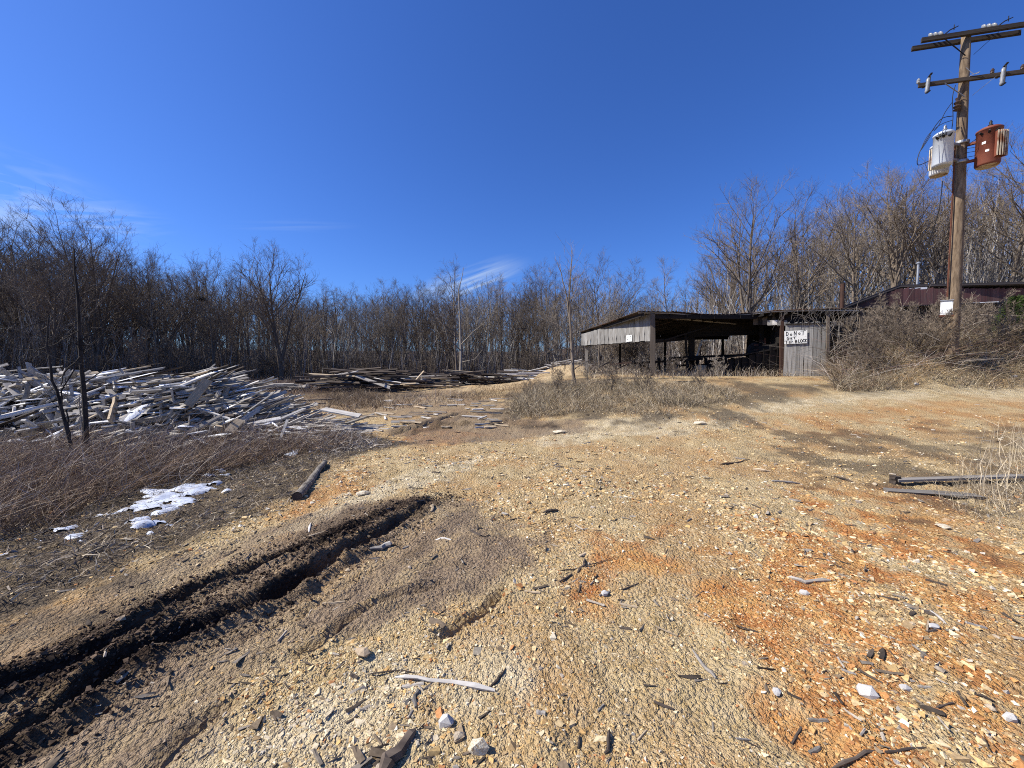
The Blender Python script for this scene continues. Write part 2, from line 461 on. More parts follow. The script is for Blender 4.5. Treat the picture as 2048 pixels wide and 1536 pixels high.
M['chips'] = attr_mat('chips', nscale=40)
M['green'] = attr_mat('green', rough=0.7, nscale=6)
for a_ in (0,):
    m, t, b = new_mat('rock_faces')
    oi = t.nodes.new('ShaderNodeObjectInfo'); tcn = t.nodes.new('ShaderNodeTexCoord')
    g = noise(t, tcn.outputs['Object'], 3.0, 6, 0.6)
    cr = t.nodes.new('ShaderNodeValToRGB'); t.links.new(oi.outputs['Random'], cr.inputs['Fac'])
    e = cr.color_ramp.elements
    e[0].position = 0; e[0].color = (0.42, 0.40, 0.37, 1); e[1].position = 1; e[1].color = (0.30, 0.20, 0.11, 1)
    for ps, c in ((0.25, (0.47, 0.36, 0.22)), (0.45, (0.38, 0.19, 0.08)), (0.6, (0.20, 0.18, 0.16)), (0.8, (0.54, 0.46, 0.33))):
        q = e.new(ps); q.color = (*c, 1)
    c = mixc(t, mrange(t, g, 0.3, 0.7), cr.outputs[0], mixc(t, 0.45, cr.outputs[0], (0.25, 0.15, 0.08)))
    t.links.new(c, b.inputs['Base Color']); b.inputs['Roughness'].default_value = 0.9; b.inputs['Specular IOR Level'].default_value = 0.2
    bump(t, b, g, 0.5, 0.01)
    M['rock'] = m
M['white_rock'] = flat_mat('white_rock', (0.52, 0.50, 0.46), 0.85, 0.0, 0.25, 20, c2=(0.38, 0.36, 0.34), bumpd=0.004)
M['pale_stone'] = flat_mat('pale_stone', (0.56, 0.50, 0.38), 0.9, 0.0, 0.25, 6, c2=(0.36, 0.26, 0.14), bumpd=0.01)

# ground
m, t, b = new_mat('ground_soil')
geo = t.nodes.new('ShaderNodeNewGeometry')
pos = geo.outputs['Position']
a = t.nodes.new('ShaderNodeVertexColor'); a.layer_name = 'Reg'
a2 = t.nodes.new('ShaderNodeVertexColor'); a2.layer_name = 'Reg2'
sp = t.nodes.new('ShaderNodeSeparateColor'); t.links.new(a.outputs['Color'], sp.inputs[0])
sp2 = t.nodes.new('ShaderNodeSeparateColor'); t.links.new(a2.outputs['Color'], sp2.inputs[0])
mud_, wet_, duff_, cream_, orange_ = sp.outputs[0], sp.outputs[1], sp.outputs[2], sp2.outputs[0], sp2.outputs[1]
leaf_ = sp2.outputs[2]
n_big = noise(t, pos, 0.8, 5)
n_mid = noise(t, pos, 5, 5, 0.6)
n_fine = noise(t, pos, 38, 5, 0.7)
vor = t.nodes.new('ShaderNodeTexVoronoi'); vor.inputs['Scale'].default_value = 42; t.links.new(pos, vor.inputs['Vector'])
vcol = t.nodes.new('ShaderNodeSeparateColor'); t.links.new(vor.outputs['Color'], vcol.inputs[0])
gravel = mixc(t, mrange(t, n_mid, 0.3, 0.7), (0.33, 0.225, 0.092), (0.59, 0.45, 0.235))
gravel = mixc(t, mrange(t, n_big, 0.45, 0.62), gravel, (0.40, 0.235, 0.088))
gravel = mixc(t, mth(t, 'MULTIPLY', vcol.outputs[0], 0.45), gravel, (0.56, 0.45, 0.29))
cr_ = mixc(t, mrange(t, n_mid, 0.35, 0.65), (0.46, 0.36, 0.20), (0.66, 0.56, 0.37))
or_ = mixc(t, mrange(t, n_mid, 0.35, 0.65), (0.40, 0.135, 0.035), (0.58, 0.32, 0.105))
of = mth(t, 'MULTIPLY', orange_, mrange(t, n_fine, 0.3, 0.6, 0.55, 1.0))
c = mixc(t, of, gravel, or_)
c = mixc(t, mth(t, 'MULTIPLY', cream_, mrange(t, n_fine, 0.3, 0.55, 0.5, 1.0)), c, cr_)
mudc = mixc(t, mrange(t, n_fine, 0.35, 0.65), (0.11, 0.074, 0.046), (0.34, 0.25, 0.165))
mudc = mixc(t, mth(t, 'MULTIPLY', vcol.outputs[1], 0.35), mudc, (0.31, 0.235, 0.165))
wetc = mixc(t, mrange(t, n_fine, 0.4, 0.7), (0.020, 0.0125, 0.008), (0.070, 0.045, 0.030))
c = mixc(t, mth(t, 'MULTIPLY', mud_, 0.95), c, mudc)
c = mixc(t, wet_, c, wetc)
dfc = mixc(t, mrange(t, n_fine, 0.35, 0.65), (0.040, 0.030, 0.020), (0.17, 0.13, 0.085))
dfm = mth(t, 'MULTIPLY', duff_, mrange(t, n_mid, 0.30, 0.5, 0.7, 1.0))
c = mixc(t, dfm, c, dfc)
c = mixc(t, leaf_, c, mixc(t, mrange(t, n_mid, 0.35, 0.65), (0.050, 0.034, 0.024), (0.115, 0.075, 0.050)))
t.links.new(c, b.inputs['Base Color'])
b.inputs['Roughness'].default_value = 0.93; b.inputs['Specular IOR Level'].default_value = 0.15
vor2 = t.nodes.new('ShaderNodeTexVoronoi'); vor2.inputs['Scale'].default_value = 120; t.links.new(pos, vor2.inputs['Vector'])
hh = mth(t, 'ADD', mth(t, 'MULTIPLY', n_fine, 0.8), mth(t, 'SUBTRACT', 0.9, mth(t, 'MULTIPLY', vor.outputs['Distance'], 0.9)))
hh = mth(t, 'ADD', hh, mth(t, 'MULTIPLY', vor2.outputs['Distance'], -0.4))
bump(t, b, hh, 1.0, 0.028)
M['ground'] = m


# ------------------------------------------------------------------ mesh helpers
def mesh_np(name, V, Fc, mat=None, cols=None, smooth=False, colname='Col'):
    me = bpy.data.meshes.new(name)
    V = np.asarray(V, np.float32); Fc = np.asarray(Fc, np.int32)
    k = Fc.shape[1]
    me.vertices.add(len(V)); me.vertices.foreach_set('co', V.ravel())
    me.loops.add(Fc.size); me.loops.foreach_set('vertex_index', Fc.ravel())
    me.polygons.add(len(Fc))
    me.polygons.foreach_set('loop_start', np.arange(0, Fc.size, k, dtype=np.int32))
    me.polygons.foreach_set('use_smooth', np.full(len(Fc), smooth, bool))
    if cols is not None:
        for nm, cc in (cols.items() if isinstance(cols, dict) else ((colname, cols),)):
            at_ = me.attributes.new(nm, 'FLOAT_COLOR', 'POINT')
            cc = np.asarray(cc, np.float32)
            if cc.shape[1] == 3:
                cc = np.hstack([cc, np.ones((len(cc), 1), np.float32)])
            at_.data.foreach_set('color', cc.ravel())
    me.update(); me.validate()
    if mat is not None:
        me.materials.append(mat)
    return me


def link(name, data, parent=None, mat4=None, origin=None):
    o = bpy.data.objects.new(name, data)
    col.objects.link(o)
    if parent is not None:
        o.parent = parent
    if mat4 is not None:
        if origin is not None:
            mat4 = Matrix.Translation(-Vector(origin)) @ mat4
        o.matrix_basis = mat4
    return o


def tag(o, label=None, cat=None, group=None, kind=None):
    if label: o['label'] = label
    if cat: o['category'] = cat
    if group: o['group'] = group
    if kind: o['kind'] = kind
    return o


def thing(name, loc, label, cat, group=None):
    e = bpy.data.objects.new(name, None)
    e.empty_display_size = 0.1
    col.objects.link(e); e.location = loc
    return tag(e, label, cat, group)


class MB:
    def __init__(s):
        s.v, s.f, s.n = [], [], 0

    def add(s, V, Fq):
        V = np.asarray(V, float); s.v.append(V)
        s.f.extend([tuple(int(i) + s.n for i in q) for q in Fq]); s.n += len(V)

    def box(s, p0, p1, wid, th, up=(0, 0, 1)):
        p0, p1 = Vector(p0), Vector(p1); d = (p1 - p0).normalized(); up = Vector(up)
        if abs(d.dot(up)) > 0.98: up = Vector((0, 1, 0))
        sx = d.cross(up).normalized(); sz = sx.cross(d)
        V = [p + sx * a_ * wid / 2 + sz * c_ * th / 2 for p in (p0, p1) for a_, c_ in ((-1, -1), (1, -1), (1, 1), (-1, 1))]
        s.add(V, [(0, 1, 2, 3), (7, 6, 5, 4), (0, 4, 5, 1), (1, 5, 6, 2), (2, 6, 7, 3), (3, 7, 4, 0)])

    def tube(s, P, Rr, k=6, cap=True):
        P = [Vector(p) for p in P]
        if isinstance(Rr, (int, float)): Rr = [Rr] * len(P)
        rings = []
        a_ = None
        for i, p in enumerate(P):
            d = (P[min(i + 1, len(P) - 1)] - P[max(i - 1, 0)]).normalized()
            if a_ is None:
                a_ = d.orthogonal().normalized()
            a_ = (a_ - d * a_.dot(d)).normalized(); b_ = d.cross(a_)
            rings += [p + (a_ * math.cos(2 * math.pi * j / k) + b_ * math.sin(2 * math.pi * j / k)) * Rr[i] for j in range(k)]
        fs = [(i * k + j, i * k + (j + 1) % k, (i + 1) * k + (j + 1) % k, (i + 1) * k + j) for i in range(len(P) - 1) for j in range(k)]
        if cap:
            fs += [tuple(range(k))[::-1], tuple(range((len(P) - 1) * k, len(P) * k))]
        s.add(rings, fs)

    def lathe(s, c, prof, k=20, axis='Z'):
        """prof: list of (radius, z) from bottom to top"""
        V = []
        for r, z in prof:
            for j in range(k):
                a_ = 2 * math.pi * j / k
                V.append((c[0] + r * math.cos(a_), c[1] + r * math.sin(a_), c[2] + z))
        n = len(prof)
        fs = [(i * k + j, i * k + (j + 1) % k, (i + 1) * k + (j + 1) % k, (i + 1) * k + j) for i in range(n - 1) for j in range(k)]
        fs += [tuple(range(k))[::-1], tuple(range((n - 1) * k, n * k))]
        s.add(V, fs)

    def mesh(s, name, mat, smooth=False):
        me = bpy.data.meshes.new(name)
        V = np.vstack(s.v) if s.v else np.zeros((0, 3))
        me.from_pydata(V.tolist(), [], s.f)
        if smooth:
            me.polygons.foreach_set('use_smooth', np.array([len(q) <= 4 for q in s.f]))
        me.materials.append(mat); me.update()
        return me

    def obj(s, name, mat, parent=None, smooth=False, origin=None):
        me = s.mesh(name, mat, smooth)
        if parent is not None or origin is not None:
            og = Vector(origin) if origin is not None else Vector(parent.location)
            me.transform(Matrix.Translation(-og))
        o = link(name, me, parent)
        if parent is None and origin is not None:
            o.location = origin
        return o


# unit planks: long axis X (0..1), width Y (-.5..+.5), thickness Z (-.5..+.5), a little split and waney
UNIT = {}


def unit_plank(mat, kind=0):
    key = (mat.name, kind)
    if key in UNIT: return UNIT[key]
    rr = random.Random(kind * 17 + 3)
    n = 5
    V = []
    for i in range(n):
        x = i / (n - 1)
        if i == 0: x += rr.uniform(-.01, .01)
        bow = math.sin(math.pi * x) * rr.uniform(-.35, .35) if kind >= 4 else 0
        l = -0.5 + rr.uniform(-.05, .05); r = 0.5 + rr.uniform(-.05, .05)
        e = rr.uniform(-.02, .02) if i in (0, n - 1) else 0
        for (yy, zz) in ((l, -.5), (r, -.5), (r, .5), (l, .5)):
            if kind >= 4 and zz > 0: yy *= 0.6      # slab cut from the round of a log
            V.append((x + e * (1 if yy > 0 else -1), yy + (rr.uniform(-.12, .12) if kind >= 2 else 0), zz + bow))
    fs = []
    for i in range(n - 1):
        for j in range(4):
            fs.append((i * 4 + j, (i + 1) * 4 + j, (i + 1) * 4 + (j + 1) % 4, i * 4 + (j + 1) % 4))
    fs += [(0, 1, 2, 3), (19, 18, 17, 16)]
    me = bpy.data.meshes.new('plank'); me.from_pydata(V, [], fs); me.materials.append(mat); me.update()
    UNIT[key] = me
    return me


def plank_matrix(p0, p1, wid, th, face=None, roll=0.0):
    p0, p1 = Vector(p0), Vector(p1); d = p1 - p0; ln = d.length; d = d / ln
    z = Vector(face) if face is not None else Vector((0, 0, 1))
    if abs(d.dot(z)) > 0.99: z = Vector((0, 1, 0))
    y = z.cross(d).normalized(); z = d.cross(y)
    q = Matrix((d, y, z)).transposed().to_4x4()
    return Matrix.Translation(p0) @ q @ Matrix.Rotation(roll, 4, 'X') @ Matrix.Diagonal((ln, wid, th, 1))


def plank(name, p0, p1, wid, th, mat, parent=None, face=None, kind=None, roll=0.0):
    k = random.randrange(4) if kind is None else kind
    return link(name, unit_plank(mat, k), parent, plank_matrix(p0, p1, wid, th, face, roll), parent.location if parent else None)


# ------------------------------------------------------------------ the ground
def axis(lo_far, lo, hi, hi_far, st, g):
    a_ = list(np.arange(lo, hi, st))
    s_ = st; x = a_[-1]; up = []
    while x < hi_far:
        s_ *= g; x += s_; up.append(x)
    s_ = st; x = lo; dn = []
    while x > lo_far:
        s_ *= g; x -= s_; dn.append(x)
    return np.array(dn[::-1] + a_ + up)


gx = axis(-700, -5.2, 5.2, 700, 0.032, 1.046)
gy = axis(-60, 0.9, 6.2, 900, 0.032, 1.046)
X, Y = np.meshgrid(gx, gy)
X, Y = X.ravel(), Y.ravel()
Z = height(X, Y)
mud, wet, duff, cream, orange = regions(X, Y)
leaf = ss((Y - 27 + 13 * ss((-X - 3) / 4) + 4 * fbm(X * .2, Y * .2, 201, 3)) / 6)
nx, ny = len(gx), len(gy)
ii = (np.arange(ny - 1)[:, None] * nx + np.arange(nx - 1)[None, :]).ravel()
Fq = np.stack([ii, ii + 1, ii + 1 + nx, ii + nx], 1)
on = np.ones_like(X)
gme = mesh_np('ground', np.stack([X, Y, Z], 1), Fq, M['ground'], {'Reg': np.stack([mud, wet, duff, on], 1), 'Reg2': np.stack([cream, orange, leaf, on], 1)}, smooth=True)
go = link('ground', gme)
tag(go, kind='structure')


# ------------------------------------------------------------------ stones
def hull(n, seed, flat=0.7):
    rr = random.Random(seed)
    bm = bmesh.new()
    for i in range(n):
        th = 2 * math.pi * (i / n + rr.uniform(-.05, .05)) * 2.4; ph = math.acos(1 - 2 * (i + .5) / n)
        r = rr.uniform(0.8, 1.15)
        bm.verts.new((r * math.sin(ph) * math.cos(th), r * math.sin(ph) * math.sin(th) * rr.uniform(.75, 1), r * math.cos(ph) * flat))
    g = bmesh.ops.convex_hull(bm, input=bm.verts)
    bmesh.ops.triangulate(bm, faces=bm.faces)
    for v in [v for v in bm.verts if not v.link_faces]: bm.verts.remove(v)
    bm.verts.index_update()
    V = np.array([v.co for v in bm.verts]); Ft = np.array([[v.index for v in f.verts] for f in bm.faces]); bm.free()
    return V, Ft


def scatter(templates, P, S, rot, cols, stretch=None, tilt=None):
    """many small bodies in one mesh; P (n,3), S (n,), rot (n,), cols (n,3)"""
    Vs, Fs, Cs = [], [], []; off = 0
    which = rng.integers(0, len(templates), len(P))
    for k, (V, Ft) in enumerate(templates):
        idx = np.where(which == k)[0]
        if not len(idx): continue
        v = np.repeat(V[None], len(idx), 0)
        if stretch is not None: v = v * stretch[idx][:, None, :]
        if tilt is not None:
            tx = tilt[idx][:, None]
            y_, z_ = v[..., 1] * np.cos(tx) - v[..., 2] * np.sin(tx), v[..., 1] * np.sin(tx) + v[..., 2] * np.cos(tx)
            v = np.stack([v[..., 0], y_, z_], -1)
        c_, s_ = np.cos(rot[idx])[:, None], np.sin(rot[idx])[:, None]
        x_, y_ = v[..., 0] * c_ - v[..., 1] * s_, v[..., 0] * s_ + v[..., 1] * c_
        v = np.stack([x_, y_, v[..., 2]], -1) * S[idx][:, None, None] + P[idx][:, None, :]
        n = V.shape[0]
        Vs.append(v.reshape(-1, 3)); Fs.append((Ft[None] + (off + np.arange(len(idx)) * n)[:, None, None]).reshape(-1, 3))
        Cs.append(np.repeat(cols[idx], n, 0)); off += len(idx) * n
    return np.vstack(Vs), np.vstack(Fs), np.vstack(Cs)


tmpl = [hull(8, i) for i in range(10)]
PAL = np.array([(.52, .39, .21), (.42, .29, .13), (.58, .47, .29), (.30, .21, .11), (.48, .30, .12), (.60, .52, .38), (.22, .165, .105), (.38, .34, .28), (.36, .17, .07), (.66, .60, .48)])
PW = np.array([.24, .18, .15, .10, .14, .05, .04, .03, .06, .01]); PW = PW / PW.sum()
PM = np.array([(.17, .125, .085), (.24, .18, .125), (.10, .075, .05), (.30, .23, .16)])
n = 215000
ang = rng.uniform(-1.25, 1.25, n); d = np.exp(rng.uniform(math.log(1.05), math.log(15), n))
x, y = d * np.sin(ang), d * np.cos(ang)
md, wt, df, cm, og = regions(x, y)
keep = rng.random(n) > np.clip(md * (0.28 + .35 * (x < -.9)) + wt * 0.5 + df * 0.88, 0, .97)
keep &= np.clip(fbm(x * 1.7, y * 1.7, 77, 3) * 1.5 + 0.62, .25, 1) > rng.random(n)
x, y, d, md, cm, og, df = [q[keep] for q in (x, y, d, md, cm, og, df)]
n = len(x)
S = np.minimum(0.0017 * d + .0014, 0.0095) * np.exp(rng.normal(0, .5, n) + .6 * (rng.random(n) < .04))
S = np.clip(S, .0018, .03) * (1 - 0.5 * md)
S = S * (0.75 + 0.9 * np.clip(vnoise(x * 1.3, y * 1.3, 79) + .5, 0, 1))
pal = PAL[rng.choice(len(PAL), n, p=PW)]
pal = np.where((rng.random(n) < cm * .75)[:, None], np.array([.56, .47, .32]) * rng.uniform(.7, 1.15, (n, 1)), pal)
pal = np.where((rng.random(n) < og * .3)[:, None], np.array([.46, .22, .08]) * rng.uniform(.6, 1.2, (n, 1)), pal)
pal = np.where((rng.random(n) < md * .9)[:, None], PM[rng.integers(0, 4, n)], pal)
pal = pal * rng.uniform(.82, 1.22, (n, 1))
Pz = height(x, y) - S * 0.05
tmpl = [hull(6, i, .8) for i in range(14)]
V, Ft, C = scatter(tmpl, np.stack([x, y, Pz], 1), S, rng.uniform(0, 6.3, n), pal, np.stack([rng.uniform(.8, 1.5, n), rng.uniform(.7, 1.1, n), rng.uniform(.5, .95, n)], 1), rng.uniform(-.5, .5, n))
gr = link('gravel', mesh_np('gravel', V, Ft, M['stones'], C))
tag(gr, 'loose tan and ochre gravel covering the bare yard', 'gravel', kind='stuff')

# clods of dark soil along the wheel tracks
n = 12000
which = rng.integers(0, 3, n)
cl = []
for P in (RUTA, RUTB):
    s_ = rng.uniform(0, len(P) - 1.001, n // 2); i = s_.astype(int); f = (s_ - i)[:, None]
    q = P[i] * (1 - f) + P[i + 1] * f
    cl.append(q + rng.normal(0, .16, q.shape) * np.array([1, .5]))
cl = np.vstack(cl); x, y = cl[:, 0], cl[:, 1]; n = len(x)
S = np.clip(.0055 * np.exp(rng.normal(0, .55, n)), .0025, .02)
V, Ft, C = scatter([hull(6, 50 + i, .9) for i in range(5)], np.stack([x, y, height(x, y) + S * .3], 1), S, rng.uniform(0, 6.3, n),
                   np.array([.085, .058, .038]) * rng.uniform(.35, 1.7, (n, 1)), None, rng.uniform(-1, 1, n))
tag(link('soil_clods', mesh_np('soil_clods', V, Ft, M['stones'], C)), 'dark crumbled soil thrown up beside the wheel ruts', 'soil', kind='stuff')

# bark chips, twigs and wood scraps in the dirt
slv = (np.array([(x_, y_, z_) for x_ in (-1, 0, 1) for y_, z_ in ((-.16, 0), (.14, -.02), (0, .13))]) * np.array([1, 1, 1])
       + rng.normal(0, .03, (9, 3)))
slf = np.array([(0, 3, 4), (0, 4, 1), (1, 4, 5), (1, 5, 2), (2, 5, 3), (2, 3, 0), (3, 6, 7), (3, 7, 4), (4, 7, 8), (4, 8, 5), (5, 8, 6), (5, 6, 3), (0, 1, 2), (8, 7, 6)])
slt = [(slv, slf), (slv * np.array([1, .7, .8]) + rng.normal(0, .04, (9, 3)), slf), (slv * np.array([1, 1.8, .7]) + rng.normal(0, .05, (9, 3)), slf)]
n = 9000
ang = rng.uniform(-1.2, 1.2, n); d = np.exp(rng.uniform(math.log(1.2), math.log(20), n))
x, y = d * np.sin(ang), d * np.cos(ang)
cn = vnoise(x * 1.6, y * 1.6, 301) + .5
md, wt, df, cm, og = regions(x, y)
keep = rng.random(n) < np.clip(cn ** 3 * 1.1 + .05 + df * .4, 0, 1)
x, y, d = x[keep], y[keep], d[keep]; n = len(x)
S = np.clip((.009 * d ** .6 + .004) * np.exp(rng.normal(0, .5, n)), .005, .06)
cc = np.array([(.20, .17, .135), (.13, .10, .07), (.30, .26, .21), (.07, .055, .042)])[rng.integers(0, 4, n)] * rng.uniform(.7, 1.3, (n, 1))
V, Ft, C = scatter(slt, np.stack([x, y, height(x, y) + S * .06 + .003], 1), S, rng.uniform(0, 6.3, n), cc, None, rng.uniform(-.6, .6, n))
tag(link('wood_debris', mesh_np('wood_debris', V, Ft, M['chips'], C)), 'small bark chips and twigs littering the bare dirt', 'wood debris', kind='stuff')

# bigger stones that show one by one
RS = []
for i in range(8):
    V, Ft = hull(14, 100 + i, .65)
    RS.append(mesh_np('stone', V, Ft, M['rock']))
spots = []
for i in range(230):
    a_ = rng.uniform(-.95, 1.15); d_ = math.exp(rng.uniform(math.log(1.35), math.log(9)))
    x_, y_ = d_ * math.sin(a_), d_ * math.cos(a_)
    md, wt, df, cm, og = regions(np.array([x_]), np.array([y_]))
    if rng.random() < md[0] * .7 + df[0] * .6: continue
    spots.append((x_, y_, max(.012, .0085 * d_ * math.exp(rng.normal(0, .35)))))
for k, (x_, y_, s_) in enumerate(spots[:170]):
    s_ = min(s_ * .5, .035)
    o = link('stone', RS[k % 8]); o.location = (x_, y_, H(x_, y_) + s_ * .2)
    o.scale = (s_ * rng.uniform(.9, 1.4), s_, s_ * rng.uniform(.7, 1.1)); o.rotation_euler = (rng.uniform(-.3, .3), rng.uniform(-.3, .3), rng.uniform(0, 6.3))
    tag(o, 'loose angular stone lying on the gravel yard', 'stone', 'larger loose stones strewn over the gravel')


def big_stone(px, py, wpx, label, mat='rock', seed=0, flat=.65):
    x_, y_ = ground_at(px, py); dd = math.hypot(y_, CAMZ)
    s_ = wpx / F * dd / 2 * .72
    V, Ft = hull(26, 300 + seed, flat)
    V[:, 1] *= .75
    o = link('stone', mesh_np('stone', V, Ft, M[mat])); o.location = (x_, y_, H(x_, y_) + s_ * .25)
    o.scale = (s_, s_, s_); o.rotation_euler = (0, 0, rng.uniform(-.6, .6))
    tag(o, label, 'stone')


big_stone(1735, 1392, 42, 'brightest white and grey quartz stone in the orange dirt', 'white_rock', 1)
big_stone(1210, 1186, 22, 'small white stone below the grey stick with a broken end', 'white_rock', 2)
big_stone(1608, 1186, 22, 'small pale stone beside the broken round stick', 'white_rock', 12)
big_stone(892, 1453, 34, 'white block shaped stone near a tan boulder', 'white_rock', 3, .9)
big_stone(957, 1505, 46, 'largest tan boulder at the bottom of the cream gravel', 'pale_stone', 4, .9)
big_stone(917, 1478, 28, 'orange tinted stone between white stone and tan boulder', 'rock', 5)
big_stone(725, 1318, 40, 'dark long stone at the edge of the cream shelf', 'rock', 6, .5)
big_stone(1810, 1376, 24, 'grey stone right of the white quartz stone', 'white_rock', 7)
big_stone(1553, 1390, 26, 'flat grey stone among the wood scraps in orange dirt', 'white_rock', 8, .4)
big_stone(1868, 1262, 28, 'pale grey slab of stone beside a split stick', 'white_rock', 9, .4)
big_stone(1885, 1058, 34, 'round flat grey stone near the right hand grass', 'pale_stone', 10, .3)
big_stone(1400, 850, 34, 'low cream rock outcrop poking out of the yard before the shed', 'pale_stone', 11, .3)
big_stone(2020, 1440, 30, 'white chipped stone at the right edge of the frame', 'white_rock', 13, .6)
big_stone(1832, 770, 16, 'white stone at the foot of the brushy bank', 'white_rock', 14)
big_stone(2030, 757, 16, 'white stone up on the right end of the dirt road', 'white_rock', 15)
big_stone(726, 986, 40, 'cream slab of rock on the crest left of the ruts', 'pale_stone', 16, .3)
big_stone(1120, 866, 38, 'long low cream rock ledge beside the muddy track', 'pale_stone', 17, .22)


# ------------------------------------------------------------------ sticks, logs and beams on the ground
def stick(pts, r0, r1, label, mat='grey_wood', name='stick', k=6, jag=.45, group=None, lift=None):
    P = []
    for (px, py) in pts:
        x_, y_ = ground_at(px, py); P.append(Vector((x_, y_, H(x_, y_))))
    Q = []
    for i in range(len(P) - 1):
        for f in (0, .34, .67): Q.append(P[i].lerp(P[i + 1], f))
    Q.append(P[-1])
    rr = [(r0 + (r1 - r0) * i / (len(Q) - 1)) * rng.uniform(.7, 1.15) * (.45 if i in (0, len(Q) - 1) else 1) for i in range(len(Q))]
    for i, q in enumerate(Q):
        q.z += rr[i] * .8 + rng.uniform(0, .004)
        q.x += rng.normal(0, jag * rr[i]); q.y += rng.normal(0, jag * rr[i])
    mb = MB(); mb.tube(Q, rr, k)
    o = mb.obj(name, M[mat], origin=Q[0])
    tag(o, label, 'stick' if name == 'stick' else name.replace('_', ' '), group)
    return o


stick([(1575, 1152), (1610, 1160), (1660, 1168)], .012, .016, 'grey round stick with a sawn end in orange dirt', 'grey_wood')
stick([(1385, 1290), (1405, 1325), (1432, 1357)], .007, .009, 'short straight weathered stick pointing at the shed', 'grey_wood')
stick([(790, 1358), (860, 1370), (990, 1388)], .008, .013, 'long grey split branch on the cream gravel', 'pale_wood')
stick([(975, 1385), (1000, 1362), (1012, 1345)], .007, .004, 'short forked twig at the end of the long grey branch', 'dark_wood')
stick([(740, 1348), (800, 1346), (830, 1347)], .005, .003, 'thin grey twig above the long split branch', 'dark_wood')
stick([(1665, 1532), (1730, 1515), (1790, 1512), (1865, 1500)], .007, .005, 'crooked dark branch at the bottom right of the yard', 'dark_wood')
stick([(760, 1560), (790, 1522), (832, 1472)], .028, .02, 'wide dark slab of bark at the bottom edge of the yard', 'dark_wood')
stick([(832, 1425), (830, 1400), (836, 1384)], .012, .006, 'small pointed bark piece below the long branch', 'grey_wood')
stick([(1210, 1515), (1218, 1490), (1220, 1468)], .009, .006, 'upright looking splinter of wood near the bottom centre', 'dark_wood')
stick([(1155, 1148), (1165, 1135), (1170, 1120)], .012, .008, 'black charred wood chunk in the middle of the yard', 'dark_wood')
stick([(1120, 1147), (1150, 1140), (1230, 1118)], .006, .003, 'thin dark twig lying across the charred wood chunk', 'dark_wood')
stick([(740, 1103), (765, 1098), (784, 1092)], .018, .022, 'short sawn grey log end beside the wheel ruts', 'grey_wood')
stick([(870, 1080), (902, 1083)], .012, .012, 'bright white stick on dark soil by the ruts', 'pale_wood')
stick([(862, 1030), (868, 1018)], .022, .022, 'tan wood block standing at the far end of the ruts', 'tan_wood')
stick([(690, 1140), (700, 1146)], .016, .014, 'pale chip of wood lying in the deep rut', 'tan_wood')
stick([(618, 1066), (622, 1050)], .010, .006, 'white splinter above the upper wheel rut', 'pale_wood')
stick([(605, 1080), (650, 1068)], .010, .008, 'tan splinter on the soil above the upper rut', 'tan_wood')
stick([(1085, 1025), (1100, 1022), (1115, 1018)], .016, .012, 'dark bark chunk beyond the end of the ruts', 'dark_wood')
stick([(1440, 928), (1470, 923), (1500, 919)], .014, .010, 'dark stick on the tan gravel in the middle distance', 'dark_wood')
stick([(1505, 941), (1540, 944)], .02, .016, 'flat pale board scrap in the middle distance', 'tan_wood')
stick([(1545, 966), (1600, 964)], .02, .018, 'grey board scrap half buried in tan gravel', 'grey_wood')
stick([(1668, 957), (1710, 966)], .014, .01, 'brown stick left of the long grey beam', 'dark_wood')
stick([(1330, 1110), (1342, 1090)], .008, .006, 'small dark splinter in the middle of the gravel', 'dark_wood')
stick([(1860, 1232), (1893, 1256)], .009, .006, 'split grey stick beside a pale stone slab', 'grey_wood')
stick([(1950, 1404), (1990, 1410)], .007, .006, 'short dark stick at the right of the orange dirt', 'dark_wood')
stick([(1710, 1150), (1650, 1120), (1600, 1112)], .004, .003, 'thin crooked twig above the broken round stick', 'dark_wood')
n_s = 0
for i in range(100):
    px, py = rng.uniform(560, 2040), rng.uniform(880, 1530)
    if vnoise(px / 170, py / 120, 5) < -.05: continue
    x_, y_ = ground_at(px, py); a_ = rng.uniform(-.9, .9); ln = rng.uniform(.03, .11) * (1 + .18 * y_)
    p0 = Vector((x_, y_, H(x_, y_))); p1 = Vector((x_ + ln * math.cos(a_), y_ + ln * math.sin(a_) * .8, 0)); p1.z = H(p1.x, p1.y)
    th = rng.uniform(.003, .007) * (1 + .14 * y_)
    p0.z += th * .6; p1.z += th * .6
    o = plank('wood_splinter', p0, p1, th * rng.uniform(1.2, 3), th, M[('grey_wood', 'dark_wood', 'dark_wood', 'grey_wood', 'tan_wood')[i % 5]], kind=4 + i % 4)
    tag(o, 'small weathered wood splinter lying on the gravel', 'splinter', 'wood splinters strewn over the gravel'); n_s += 1

